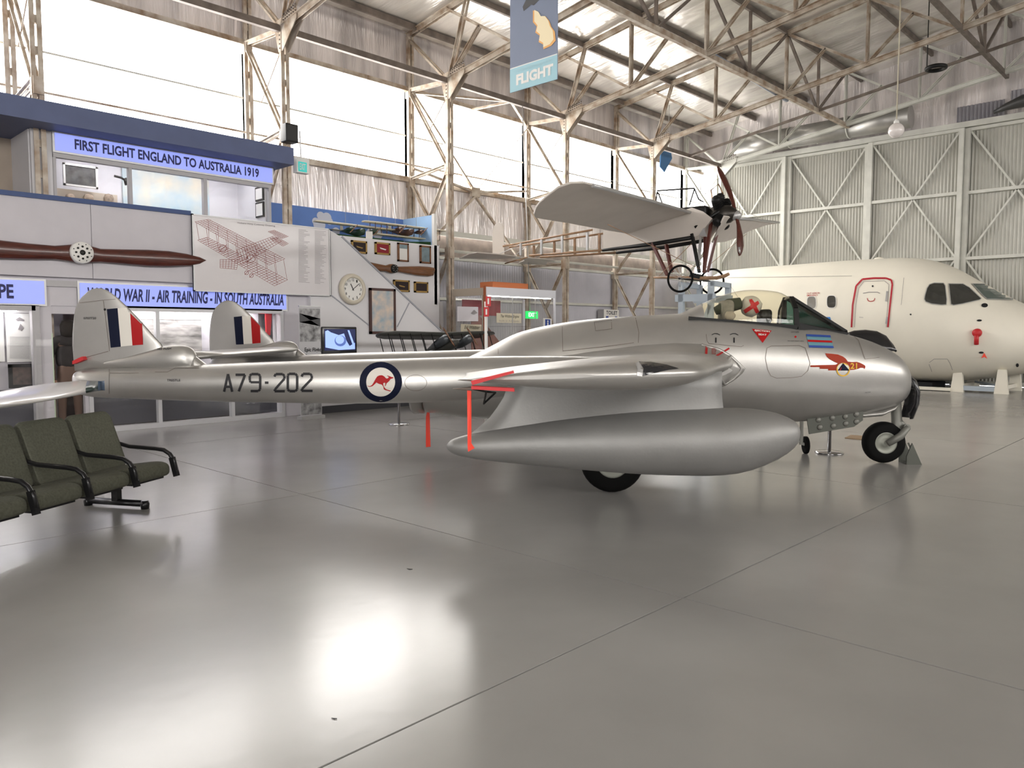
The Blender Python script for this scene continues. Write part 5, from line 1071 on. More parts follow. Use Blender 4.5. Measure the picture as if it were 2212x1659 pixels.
t = thing('sign_pole', 'slim white pole carrying two red fire signs before the display case', 'pole', onZ(1050, 938, 0)); q = onZ(1050, 938, 0); MB().tube([(q.x, q.y, 0), (q.x, q.y, 2.05)], .022, 10).build('pole', white, t, True); MB().lathe([(.15, 0), (.15, .015), (.02, .02)], (q.x, q.y, 0), (0, 0, 1), 20).build('base', white, t, True)
for (z0, z1, dx) in ((1.98, 2.13, .03), (1.82, 1.965, 0)):
    c_ = Vector((q.x, q.y, 0)); mB = MB(); rt_ = Vector((RT[0], RT[1], 0)); fw_ = Vector((-HD[0], -HD[1], 0)) * .03; a = c_ + rt_ * (-.03 + dx) + fw_; b = c_ + rt_ * (.05 + dx) + fw_
    pnl = MB().prism([a + Vector((0, 0, z0)), b + Vector((0, 0, z0)), b + Vector((0, 0, z1)), a + Vector((0, 0, z1))], -fw_ * .3).build('sign_plate', red, t, True)
    a2 = a + (b - a) * .35 + fw_ * .1; b2 = a + (b - a) * .65 + fw_ * .1; MB().prism([a2 + Vector((0, 0, z0 + .03)), b2 + Vector((0, 0, z0 + .03)), b2 + Vector((0, 0, z1 - .03)), a2 + Vector((0, 0, z1 - .03))], fw_ * .03).build('symbol', white, t, True)
t = thing('toilet_sign', 'blue and white TOILET sign with two figures on the far wall', 'sign', onY(1322, 690, 14.7)); A, B, D_ = onY(1305, 697, 14.7), onY(1337, 698, 14.7), onY(1305, 668, 14.7); u = B - A; v = D_ - A
MB().prism([A, B, B + v, D_], (0, .02, 0)).build('board', white, t, True); put_text('TOILET', A + u * .14 + v * .62, A + u * .88 + v * .62, A + u * .14 + v * .9, navy, t, .02)
for s_ in (.2, .8):
    MB().prism([A + u * (s_ - .08) + v * .05 + Vector((0, -.004, 0)), A + u * (s_ + .08) + v * .05 + Vector((0, -.004, 0)), A + u * (s_ + .08) + v * .5 + Vector((0, -.004, 0)), A + u * (s_ - .08) + v * .5 + Vector((0, -.004, 0))], (0, .002, 0)).build('blue_figure_panel', bl1, t, True)
MB().box((A.x, 14.71, A.z), (A.x + .03, 14.95, D_.z)).build('bracket', alu, t, True)
# hanging banner
Xb = 8.0; a, b = onX(1102, 202, Xb), onX(1204, 170, Xb); zb_ = (a.z + b.z) / 2; zt_ = 7.9
hb = thing('hanging_banner', 'tall blue hanging banner with a flame and the word FLIGHT', 'banner', (Xb, (a.y + b.y) / 2, zb_))
sb = mat('slate_sky_print', (.22, .26, .36), .6, var=.15, vscale=.6); cy_ = mat('pale_cyan_print', (.36, .60, .68), .6); fl1 = mat('flame_orange_print', (.85, .45, .15), .6); fl2 = mat('flame_cream_print', (.9, .78, .52), .6)
MB().box((Xb, a.y, zb_), (Xb + .01, b.y, zt_)).build('sheet', sb, hb, True)
def BP(u, py):   # u across 0..1 left to right, height taken at mid banner
    return Vector((Xb - .003, a.y + (b.y - a.y) * u, onX(1153, py, Xb).z))
MB().poly([BP(0, 186), BP(1, 186), BP(1, 134), BP(0, 134)]).build('lower_band', cy_, hb, True)
MB().poly([BP(0, 134), BP(1, 134), BP(1, 132), BP(0, 132)]).build('band_line', white, hb, True)
fpts = [(.50, 22), (.60, 30), (.66, 42), (.76, 45), (.84, 58), (.88, 72), (.95, 84), (.97, 104), (.88, 112), (.72, 114), (.72, 104), (.62, 95), (.64, 82), (.55, 72), (.58, 60), (.50, 48)]
MB().poly([BP(*p) + Vector((-.003, 0, 0)) for p in fpts]).build('flame_print', fl1, hb, True)
MB().poly([BP(.5 + (p[0] - .5) * .85 + .03, 28 + (p[1] - 28) * .95) + Vector((-.005, 0, 0)) for p in fpts]).build('flame_core_print', fl2, hb, True)
MB().poly([BP(.28, 6) + Vector((-.003, 0, 0)), BP(.36, -8) + Vector((-.003, 0, 0)), BP(.52, -6), BP(.70, 0), BP(.60, 6), BP(.52, 12), BP(.46, 8), BP(.38, 12), BP(.30, 16)]).build('jet_print', mat('dark_grey_print', (0, 0, 0)), hb, True)
put_text('FLIGHT', BP(.14, 174), BP(.92, 174), BP(.14, 150), white, hb, .05, nrm=(-1, 0, 0)); put_text('THE STORY OF', BP(.14, 146), BP(.90, 146), BP(.14, 140), mat('faint_print', (.4, .6, .66), .6), hb, .0, nrm=(-1, 0, 0))
MB().tube([(Xb + .005, a.y, zt_), (Xb + .005, b.y, zt_)], .02, 8).build('rail', alu, hb, True)
for y in (a.y, b.y): MB().tube([(Xb + .005, y, zt_), (7.87, y, zbot(y))], .006, 5).build('hanging_cord', alu, hb, True)
# globe lamp
q = onX(1936, 282, 18.0); gl_ = thing('globe_lamp', 'white globe lamp hanging on a long cable at the upper right', 'lamp', q); og = mat('opal_glass_globe', (.75, .70, .68), .25, coat=.5)
MB().lathe([(.16 * math.sin(PI * k / 14) + .001, -.16 * math.cos(PI * k / 14)) for k in range(15)], (0, 0, 0), (0, 0, 1), 24).build('globe', og, gl_); MB().lathe([(.06, .13), (.05, .2), (.02, .24)], (0, 0, 0), (0, 0, 1), 16).build('cap', white, gl_); MB().tube([(0, 0, .2), (0, 0, ztop(q.y) - q.z)], .014, 6).build('cable', crm, gl_)
q = onX(2022, 147, 20.5); t = thing('ring_fitting', 'black round ceiling fitting hanging near the upper right trusses', 'fitting', q); MB().torus((0, 0, 0), (0, 0, 1), .2, .05, 24, 8).build('ring', blackm, t); MB().tube([(0, .2, 0), (0, .2, ztop(q.y) - q.z)], .012, 6).build('hanger', blackm, t)
t = thing('hanging_cloth', 'blue cloth hanging in the far corner above the windows', 'cloth', onY(1436, 335, 14.0)); MB().prism([onY(1428, 330, 14.0), onY(1448, 320, 14.0), onY(1452, 342, 14.0), onY(1436, 372, 14.0), onY(1426, 360, 14.0)], (0, .03, 0)).build('cloth', mat('blue_cloth', (.05, .16, .35), .7), t, True)
q = onY(1445, 322, 14.0); MB().tube([(q.x, 14.015, q.z - .05), (q.x, 14.015, ztop(14.0) + .2)], .012, 5).build('cord', alu, t, True)
# ---- hung monoplane on its pale blue stand
M = Frame(3.94, 15.5, math.radians(35)); mono = thing('monoplane', 'early cream fabric monoplane with bicycle wheels and open engine, raised high', 'aircraft', M.o, M.rz)
e6 = lambda x, y: (900 + x / 3.687, 380 + y / 3.687); e5 = lambda x, y: (1380 + x / 5.925, 380 + y / 5.925)
def plane_hit(fr, p0, p1, p2, px, py):
    n = (p1 - p0).cross(p2 - p0); d = fr.dir(px, py); return fr.eye + d * ((p0 - fr.eye).dot(n) / d.dot(n))
def slabwing(p0, p1, p2, pts, th, m, name):
    q = [plane_hit(M, p0, p1, p2, *p) for p in pts]; n = (p1 - p0).cross(p2 - p0).normalized(); n = n if n.z > 0 else -n; c_ = sum(q, Vector()) / len(q)
    up = [v + n * th for v in q]; R = [[v for v in q], [v + n * th * .6 - (v - c_) * -.004 for v in q], [c_ + (v - c_) * .93 + n * th for v in q], [c_ + (v - c_) * .6 + n * th * 1.5 for v in q]]
    return MB().loft(R, True, True).build(name, m, mono)
p0, p1, p2 = M.at(*e6(2180, 290), -.30), M.at(*e6(1690, 462), -.30), M.at(1165, 440, -5.4)
slabwing(p0, p1, p2, [e6(*p) for p in [(2180, 290), (1850, 195), (1500, 100), (1400, 75), (1330, 60), (1230, 62), (1130, 98), (1040, 168), (985, 215), (955, 255), (935, 310), (945, 332), (1010, 345), (1200, 375), (1400, 412), (1690, 462)]], .05, linen, 'near_wing')
MB().tube([plane_hit(M, p0, p1, p2, *e6(*p)) for p in [(2180, 290), (1850, 195), (1500, 100), (1400, 75)]], .03, 8).build('wing_spar', alu, mono)
p0, p1, p2 = M.at(*e5(1235, 540), .30), M.at(*e5(945, 855), .30), M.at(*e5(1805, 598), 4.7)
slabwing(p0, p1, p2, [e5(*p) for p in [(1100, 520), (1235, 538), (1500, 560), (1780, 590), (1805, 600), (1760, 612), (1640, 630), (1520, 668), (1400, 715), (1240, 800), (1100, 845), (945, 858)]], .05, linen, 'far_wing')
MB().tube([plane_hit(M, p0, p1, p2, *e5(*p)) for p in [(1235, 540), (1500, 562), (1790, 598)]], .028, 8).build('wing_spar', alu, mono)
side = [e6(1485, 432), e6(1485, 585), e6(1870, 540), e6(2190, 492)] ; 
sp_ = [e6(1485, 432), e6(1485, 585), e6(1880, 540), e5(760, 765), e5(940, 545), e5(820, 455), e5(680, 405), e5(600, 430), e5(400, 470), e5(160, 590), e6(1690, 460)]
for y, th in ((-.32, .015), (.30, .015)): MB().prism([M.at(*p, y if th else y) if y < 0 else Vector((M.at(*p, -.32).x, y, M.at(*p, -.32).z)) for p in sp_], (0, th, 0)).build('fuselage_covering', linen, mono)
Fm = lambda p, y: Vector((M.at(*p, -.32).x, y, M.at(*p, -.32).z))
MB().prism([Fm(e5(760, 765), -.31), Fm(e5(940, 545), -.31), Fm(e5(940, 545), .31), Fm(e5(760, 765), .31)], (-.01, 0, 0)).build('fuselage_front', linen, mono)
MB().prism([Fm(e5(770, 765), -.33), Fm(e5(835, 665), -.33), Fm(e5(875, 775), -.33)], (0, -.01, 0)).build('nose_plate', alu, mono)
for y in (-.32, .32):
    MB().tube([Fm(e6(2190, 492), y), Fm(e6(1870, 545), y), Fm(e6(1480, 592), y)], [.04, .045, .03], 8).build('longeron', blackm, mono)
    MB().tube([Fm(e6(1480, 592), y), Fm(e6(880, 632), y * .7)], .024, 8).build('longeron', woodf, mono)
    MB().tube([Fm(e6(1400, 430), y), Fm(e6(1100, 480), y * .85), Fm(e6(650, 555), y * .4)], .022, 8).build('longeron', woodf, mono)
    for xa_, ya_, yb_ in ((1350, 440, 600), (1150, 475, 610), (985, 505, 625), (820, 535, 632)):
        MB().bar(Fm(e6(xa_, ya_), y * .85), Fm(e6(xa_, yb_), y * .85), .045, .045).build('fuselage_post', woodf if y > 0 else alu, mono)
MB().tube([Fm(e6(820, 640), 0), Fm(e6(640, 690), 0)], .015, 6).build('tail_skid', woodf, mono)
fn_ = [e6(540, 612), e6(538, 450), e6(545, 400), e6(565, 368), e6(590, 357), e6(612, 365), e6(626, 400), e6(630, 500), e6(632, 615)]
MB().prism([Fm(p, 0) for p in fn_], (0, .02, 0)).build('rudder', linen, mono)
p0, p1, p2 = Fm(e6(640, 640), -.2), Fm(e6(640, 640), .2), Fm(e6(1040, 690), 0)
z_t = M.at(*e6(700, 645), 0).z
for pts in ([(340, 660), (420, 622), (480, 612), (640, 625), (800, 645), (780, 655), (560, 662)], [(800, 648), (1000, 662), (1115, 676), (1040, 688), (1030, 710), (805, 702), (820, 690), (860, 675)]):
    q = [(lambda d: M.eye + d * ((z_t + (p[0] - 700) * -.0001 - M.eye.z) / d.z))(M.dir(*e6(p[0], p[1]))) for p in pts]
    MB().prism(q, (0, 0, .02)).build('elevator', linen, mono)
for y in (-.3, .3): MB().tube([Fm(e6(650, 622), y), Fm(e6(790, 545), y * .5)], .008, 5).build('tail_wire', alu, mono)
# engine and propeller
eg = mat('oily_engine_metal', (.05, .045, .04), .35, .7); ec = Fm(e5(1000, 470), 0)
en = MB().lathe([(.02, -.28), (.16, -.24), (.19, -.05), (.17, .15), (.1, .25), (.04, .3)], ec, (1, 0, 0), 18).build('engine', eg, mono)
for k, an in enumerate((90, 50, 130, 210, 330)):
    a = math.radians(an); d = Vector((0, math.cos(a), math.sin(a))); c0 = ec + Vector((.0 if k % 2 else -.06, 0, 0)) + d * .16
    m = MB().lathe([(.07, 0), (.07, .12), (.085, .13), (.085, .22), (.07, .23), (.04, .26)], c0, d, 14)
    for j in range(6): m.lathe([(.095, .02 + j * .03), (.095, .03 + j * .03)], c0, d, 14)
    m.build('cylinder', blackm, en)
MB().tube([ec + Vector((-.2, .0, .2)), ec + Vector((-.25, 0, .5)), ec + Vector((-.1, 0, .6)), ec + Vector((0, 0, .4))], .015, 8).build('exhaust_pipe', mat('copper_pipe', (.4, .25, .15), .3, .9), mono)
MB().tube([ec + Vector((-.45, -.3, -.25)), ec + Vector((0, -.2, .05))], .035, 8).build('exhaust_pipe', blackm, mono)
MB().rbox(tuple(ec + Vector((-.9, -.25, -.05))), tuple(ec + Vector((-.25, .25, .18))), .05).build('fuel_tank', blackm, mono)
hub = Fm(e5(1175, 480), 0); hub.y = 0
MB().lathe([(.03, -.3), (.09, -.05), (.09, .05), (.03, .1)], hub, (1, 0, 0), 14).build('propeller_hub', alu, mono)
pa_ = M.at(*e5(1290, 1020), -.2) - hub; pb_ = M.at(*e5(1010, -120), .2) - hub; R = []
for t_, w_ in ((-1.0, .03), (-.9, .11), (-.75, .15), (-.5, .13), (-.25, .08), (0, .06), (.25, .08), (.5, .13), (.75, .15), (.9, .11), (1., .03)):
    e_ = (pb_ * t_ if t_ > 0 else pa_ * -t_); ax_ = (pb_ - pa_).normalized(); sd = Vector((.45, .9, 0)); sd = (sd - ax_ * sd.dot(ax_)).normalized(); nn = ax_.cross(sd)
    bow = Vector((.04, 0, 0)) * math.sin(abs(t_) * PI)
    R.append([hub + e_ + bow + sd * w_ * .62 * math.cos(k * PI / 5) + nn * .022 * math.sin(k * PI / 5) for k in range(10)])
MB().loft(R).build('propeller', wood, mono)
MB().tube([(hub + pa_ * .8) + Vector((0.02, -.06, 0)), hub + pa_ * .98], .02, 6).build('propeller_tip_sheath', alu, mono)
# undercarriage
rw = mat('red_brown_strut', (.10, .022, .015), .4)
for a, ya_, b, yb_, m_ in (((680, 740), -.33, (775, 1240), -.35, blackm), ((930, 570), -.2, (830, 1240), -.3, rw), ((1025, 640), .2, (880, 1230), .1, rw), ((800, 760), .3, (765, 1120), .3, alu), ((850, 780), -.1, (835, 1240), -.1, rw), ((170, 860), -.33, (365, 1270), -.4, rw), ((350, 880), .2, (420, 1235), .1, rw)):
    MB().bar(M.at(*e5(*a), ya_), M.at(*e5(*b), yb_), .065, .05).build('undercarriage_strut', m_, mono)
MB().tube([M.at(*e5(190, 1300), -.3), M.at(*e5(500, 1298), -.3), M.at(*e5(800, 1310), -.3), M.at(*e5(1000, 1305), -.3), M.at(*e5(1100, 1280), -.3), M.at(*e5(1155, 1253), -.3)], [.02, .03, .035, .035, .035, .03], 8).build('skid', woodf, mono)
MB().bar(M.at(*e5(660, 1265), -.3), M.at(*e5(790, 1290), -.3), .08, .09).build('skid_block', blackm, mono)
for (cx_, cy_), yy, r_ in (((528, 1315), -.85, .24), ((935, 1350), .55, .24)):
    c_ = M.at(*e5(cx_, cy_), yy); rr = r_ * 1.03
    w_ = MB().torus(c_, (0, 1, 0), rr, .022, 36, 8).build('bicycle_tyre', black, mono); m = MB()
    for k in range(18):
        a = 2 * PI * k / 18; m.bar(c_ + Vector((0, .03 if k % 2 else -.03, 0)), c_ + Vector((rr * math.cos(a), 0, rr * math.sin(a))), .004, .004)
    m.build('spokes', alu, w_); MB().lathe([(.02, -.05), (.02, .05)], c_, (0, 1, 0), 8).build('wheel_hub', blackm, w_)
MB().tube([M.at(*e5(528, 1315), -.85), M.at(*e5(935, 1350), .55)], .018, 8).build('axle', blackm, mono)
ax0 = M.at(*e5(235, 190), 0); ax1 = M.at(*e5(712, 158), 0)
MB().tube([ax0, ax1], .018, 6).build('cabane_bar', blackm, mono)
for a, b in (((235, 200), (220, 330)), ((245, 210), (298, 345)), ((712, 165), (645, 380)), ((712, 165), (765, 300)), ((765, 300), (830, 335))): MB().tube([M.at(*e5(*a), 0), M.at(*e5(*b), 0)], .014, 6).build('cabane_strut', blackm, mono)
for a, b, yy in (((240, 190), (-900, -60), -4.0), ((712, 158), (-300, 150), -2.0), ((1175, 480), (1640, 600), 3), ((700, 160), (1600, 560), 3.0)):
    MB().tube([M.at(*e5(*a), 0), M.at(*e5(*b), yy)], .004, 4).build('rigging_wire', alu, mono)
for a, b, y1_, y2_ in (((680, 860), (260, 1280), -.3, -.5), ((400, 1100), (560, 1300), -.3, -.6), ((800, 1200), (-400, 620), -.3, -4), ((830, 1200), (1380, 740), .2, 3)):
    MB().tube([M.at(*e5(*a), y1_), M.at(*e5(*b), y2_)], .006, 4).build('rigging_wire', woodf, mono)
# stand
sdm = mat('pale_blue_grey_stand', (.42, .48, .54), .6); zt_ = M.at(*e5(760, 1335), -.3).z
sd_ = thing('aircraft_stand', 'pale blue-grey timber stand under the raised monoplane wheels', 'stand', M.m @ Vector((M.at(*e5(760, 1400), -.3).x, 0, 0)), M.rz)
xs0 = -.35; 
for x, y in ((-.28, -.45), (.32, -.45), (-.28, .5), (.32, .5)): MB().box((x - .05, y - .05, 0), (x + .05, y + .05, zt_ - .05)).build('leg', sdm, sd_)
for y in (-.5, .45):
    for z in (zt_ - .42, .5): MB().box((-.4, y, z), (.42, y + .05, z + .14)).build('crossbar', sdm, sd_)
for x in (-.33, .32):
    for z in (zt_ - .13, .5): MB().box((x, -.5, z), (x + .05, .55, z + .10)).build('crossbar', sdm, sd_)
MB().bar((-.28, -.48, .6), (.32, -.48, zt_ - .5), .04, .08).build('diagonal_brace', sdm, sd_)
# ---- airliner nose section
class WF(Frame):
    def __init__(s, o): s.o = Vector(o); s.rz = 0; s.f = Vector((1, 0, 0)); s.l = Vector((0, 1, 0)); s.m = Matrix.Translation(s.o); s.i = s.m.inverted(); s.eye = s.i @ O
A7 = WF((23.6, 8, 0)); al = thing('airliner_nose', 'cream airliner front fuselage with red-edged door in front of the sliding doors', 'aircraft', A7.o)
FT = [(2.85, 1.35, 1.22, .05), (2.9, 1.5, 1.08, .2), (3.05, 1.68, .92, .42), (3.4, 1.88, .74, .7), (3.9, 2.12, .58, .98), (4.4, 2.36, .46, 1.2), (4.9, 2.66, .36, 1.38), (5.4, 2.98, .29, 1.52), (5.9, 3.30, .24, 1.62), (6.4, 3.52, .21, 1.68), (7.0, 3.64, .20, 1.71), (8.2, 3.68, .20, 1.72), (10, 3.66, .20, 1.72), (12.6, 3.60, .20, 1.70), (12.85, 3.52, .25, 1.64), (12.95, 3.40, .34, 1.56)]
R = []
for y in [2.85, 2.86, 2.88, 2.92, 2.98, 3.08, 3.2] + [3.35 + .16 * k for k in range(59)] + [12.83, 12.9, 12.95]:
    if y > 12.95: break
    a = smooth_between(FT, y); zc_ = (a[0] + a[1]) / 2; h_ = (a[0] - a[1]) / 2
    R.append([(a[2] * math.cos(2 * PI * k / 48), y - 8, zc_ + h_ * math.sin(2 * PI * k / 48)) for k in range(48)])
fu = MB().loft(R).build('fuselage', f27w, al); DA = Decal(A7, [fu], .012); DA2 = Decal(A7, [fu], .02)
cg = mat('dark_cabin_glass', (.045, .045, .04), .08, 0, coat=.6); s5 = lambda x, y: (1940 + x / 5.53, 560 + y / 5.53); s7 = lambda x, y: (1400 + x / 2.724, 380 + y / 2.724)
def rr_(cx_, cy_, w_, h_, n=20, e=3.2): return [(cx_ + w_ * abs(math.cos(2 * PI * k / n)) ** (2 / e) * (1 if math.cos(2 * PI * k / n) > 0 else -1), cy_ + h_ * abs(math.sin(2 * PI * k / n)) ** (2 / e) * (1 if math.sin(2 * PI * k / n) > 0 else -1)) for k in range(n)]
DA.poly(rr_(1753.5, 654, 9.5, 13), 'cabin_window', mat('grey_cabin_glass', (.22, .21, .19), .15, coat=.5), al); DA.poly(rr_(1796.5, 652, 10, 13), 'cabin_window', cg, al)
for cx_, cy_ in ((1753.5, 654), (1796.5, 652)): DA2.line(rr_(cx_, cy_, 10, 13.5), 1.2, 'window_rim', white, al, True)
w1 = [s5(*p) for p in [(320, 440), (345, 350), (375, 305), (430, 288), (540, 290), (560, 320), (580, 480), (575, 545), (520, 548), (400, 535), (330, 510), (314, 480)]]
w2 = [s5(*p) for p in [(602, 298), (770, 300), (850, 345), (990, 475), (970, 490), (770, 535), (660, 552), (630, 540)]]
w3 = [s5(*p) for p in [(880, 298), (1120, 305), (1190, 335), (1370, 470), (1365, 490), (1060, 480), (1010, 440)]]
for wp in (w1, w2, w3): DA.poly(wp, 'cockpit_window', cg if wp is not w3 else mat('green_tint_glass', (.07, .10, .09), .1, coat=.5), al); DA2.line(wp, 1.6, 'window_rim', mat('pale_grey_rim', (.35, .35, .33), .5), al, True)
DA2.line([s7(*p) for p in [(1198, 890), (1205, 760), (1225, 650), (1262, 610), (1330, 604), (1400, 604), (1432, 615), (1438, 640), (1425, 760), (1412, 890)]], 3.6, 'door_outline', mat('crimson_paint', (.45, .015, .03), .5), al)
DA.line([s7(*p) for p in [(1215, 890), (1222, 760), (1240, 660), (1270, 622), (1390, 618), (1418, 640), (1402, 890)]], .9, 'door_gap', gr, al)
DA.line([s7(1290, 720), s7(1295, 735), s7(1310, 740), s7(1330, 735), s7(1335, 720)], 1.4, 'door_marking', RM, al); DA.line([s7(1265, 692), s7(1300, 685), s7(1350, 685), s7(1365, 692)], 1.3, 'door_handle_mark', gr, al)
DA.disc(*s7(1322, 650), 2, 2, 'door_peephole', dark, al); DA.text('PULL', s7(1245, 836), s7(1268, 836), s7(1245, 829), 'door_text', gr, al)
for y0_, y1_ in ((680, 740), (830, 870)): DA2.line([s7(1408, y0_), s7(1402, y1_)], 4, 'door_hinge', alu, al)
DA.text('OUT HERE IN', s7(935, 697), s7(1010, 694), s7(935, 688), 'stencil_text', RM, al, .01); DA.text('EMERGENCY', s7(935, 709), s7(1000, 707), s7(935, 700), 'stencil_text', RM, al, .01)
DA.poly([s7(1010, 832), s7(1072, 830), s7(1076, 845), s7(1062, 862), s7(1030, 862)], 'blue_logo', mat('bright_blue', (.02, .2, .6), .5), al)
for cx_, cy_, a_, b_ in ((1032, 553, 7, 4.5), (970, 733, 5.5, 2.2), (993, 1113, 5.5, 2.2), (1424, 1262, 3.2, 4), (152, 660, 1.8, 1.8)): DA.disc(*s5(cx_, cy_), a_, b_, 'vent', dark, al)
DA.line([s5(*p) for p in [(375, 1230), (430, 1190), (590, 1190), (620, 1240), (650, 1320)]], .8, 'panel_line', gr, al); DA.line([s5(370, 1250), s5(405, 1340)], .8, 'panel_line', gr, al)
DA.line([s7(460, 600), s7(1200, 590)], .6, 'panel_line', gr, al); DA.line([s7(1505, 600), s7(1490, 760)], .7, 'panel_line', gr, al); DA.line([s7(560, 760), s7(480, 640)], .5, 'panel_line', gr, al)
h = DA.cast(*s5(950, 880)); h2 = DA.cast(*s5(942, 1015)); MB().lathe([(.09, 0), (.11, .03), (.10, .12), (.02, .14)], h, (-1, 0, 0), 16).build('pitot_cover', red, al)
MB().tube([h + Vector((-.1, 0, -.05)), Vector((h2.x - .06, h2.y, h2.z))], .055, 10).build('pitot_cover', red, al)
h = DA.cast(*s5(1030, 1150)); MB().prism([h + Vector((-.03, .06, -.06)), h + Vector((-.03, 0, .07)), h + Vector((-.03, -.07, -.07)), h + Vector((-.03, -.01, -.03))], (.02, 0, 0)).build('warning_flag', redf, al)
MB().lathe([(.02, 0), (.14, .01), (.12, .06), (.02, .09)], (0, 7.9 - 8, 3.64), (0, 0, 1), 16).build('beacon', f27w, al)
MB().prism([(-1.0, 5.0 - 8, .62), (-.9, 4.9 - 8, .62), (-.9, 4.9 - 8, .0), (-1.15, 5.15 - 8, .0)], (0, .25, 0))
sl_ = thing('support_cradle', 'white painted steel cradle under the airliner nose', 'stand', (23.4, 5.2, 0)); 
for (xx, yy) in ((22.75, 5.55), (22.75, 4.55), (24.3, 5.55), (24.3, 4.55)): MB().prism([(xx, yy - .16, 0), (xx, yy + .16, 0), (xx, yy + .09, .62), (xx, yy - .09, .62)], (.12, 0, 0)).build('leg', f27w, sl_, True)
for yy in (5.5, 4.5): MB().box((22.8, yy, .1), (24.35, yy + .08, .2)).build('crossbar', f27w, sl_, True)
MB().box((22.76, 4.6, .05), (22.84, 5.55, .17)).build('crossbar', sdm, sl_, True); MB().bar((22.8, 4.6, .2), (24.35, 5.5, .2), .05, .05).build('diagonal_brace', sdm, sl_, True)
for yy in (10.5, 12.2): MB().box((22.9, yy, 0), (24.3, yy + .2, .24)).build('rear_saddle', black, sl_, True)
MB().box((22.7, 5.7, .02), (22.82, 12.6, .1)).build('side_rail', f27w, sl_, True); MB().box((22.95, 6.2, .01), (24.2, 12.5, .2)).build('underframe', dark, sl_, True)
# open nose panel of the jet (far side)
R = []
for px, yT in ((1838, 718), (1850, 714), (1875, 712), (1900, 715), (1918, 724), (1928, 738), (1929, 752)):
    p = V.at(px, yT, .42); q = V.at(px, max(yT + 6, 756), .42); R.append([Vector((p.x, .30 + .2 * k / 5, q.z + (p.z - q.z) * math.sin(k / 5 * PI / 2))) for k in range(6)] + [Vector((p.x - .012, .32 + .2 * k / 5, q.z - .012 + (p.z - q.z) * math.sin(k / 5 * PI / 2))) for k in range(5, -1, -1)])
MB().loft(R).build('open_nose_panel', MATS['black_gloss'], jet)
# chock, ladder foot, posts, cardboard
t = thing('wheel_chock', 'grey triangular wheel chock against the jet nose wheel', 'chock', V.m @ Vector((.33, 0, 0)), V.rz); a, b, c_ = V.at(1939, 998, -.1), V.at(1972, 1001, -.1), V.at(1952, 955, -.1)
for y in (-.1, .1): MB().prism([Vector((.24 - .33, y - .01, 0)), Vector((.42 - .33, y - .01, 0)), Vector((.30 - .33, y - .01, .26)), Vector((.24 - .33, y - .01, .1))], (0, .02, 0)).build('side_plate', MATS['grey_green_primer'], t)
MB().box((-.09, -.1, 0), (.09, .1, .015)).build('base_plate', MATS['grey_green_primer'], t); MB().bar((.09, -.1, .01), (-.03, -.1, .25), .015, .02, (0, 1, 0), (0, .1, 0)).build('ramp', MATS['grey_green_primer'], t)
def stanchion(p, label, top=.95):
    t = thing('barrier_post', label, 'post', p, 0, 'chrome barrier posts'); ch = mat('chrome', (.6, .6, .62), .15, 1.0)
    MB().lathe([(.18, 0), (.18, .012), (.16, .025), (.03, .035), (.001, .035)], (0, 0, 0), (0, 0, 1), 28).build('base', ch, t); MB().lathe([(.024, .03), (.024, top), (.035, top), (.035, top + .06), (.01, top + .07)], (0, 0, 0), (0, 0, 1), 14).build('pole', ch, t)
stanchion(onZ(862, 917), 'chrome barrier post standing on the floor below the kangaroo roundel'); stanchion(onZ(1791, 979), 'chrome barrier post standing under the jet cockpit by the open belly door', .75)
p = onZ(1740, 980); t = thing('wheeled_trestle', 'grey trestle leg on a small black wheel behind the jet drop tank', 'trestle', p); MB().lathe([(.10, -.02), (.115, -.015), (.115, .015), (.10, .02)], (0, 0, .115), tuple(c2w(1, 0)), 20).build('wheel', black, t)
d_ = c2w(-.06, .0); MB().tube([d_ + Vector((0, 0, .12)), d_ + Vector((0, 0, .95))], .025, 10).build('leg', steelg, t); MB().tube([(0, 0, .115), d_ + Vector((0, 0, .14))], .02, 8).build('axle', steelg, t); d2 = c2w(-.5, .25); MB().tube([d_ + Vector((0, 0, .16)), d2 + Vector((0, 0, .16))], .02, 8).build('crossbar', steelg, t); MB().tube([d2 + Vector((0, 0, 0)), d2 + Vector((0, 0, .95))], .025, 10).build('leg', steelg, t); MB().tube([d_ + Vector((0, 0, .9)), d2 + Vector((0, 0, .9))], .02, 8).build('crossbar', steelg, t)
q = [onZ(1825, 947), onZ(1866, 951), onZ(1868, 943), onZ(1838, 941)]; t = thing('cardboard_sheet', 'flat brown cardboard sheet on the floor behind the nose wheel', 'cardboard', q[0]); MB().prism(q, (0, 0, .012)).build('sheet', mat('cardboard', (.32, .22, .13), .8), t, True)
# small floor marks
for k, (px, py) in enumerate(((885, 1229), (722, 1552))): 
    o = MB().prism([onZ(px - 6, py, .001), onZ(px + 6, py + 1, .001), onZ(px, py + 1.6, .001)], (0, 0, .003)).build('debris_chip', dark); tag(o, ['tiny dark chip on the floor above the bright reflection', 'tiny dark chip on the floor below the bright reflection'][k], 'debris')
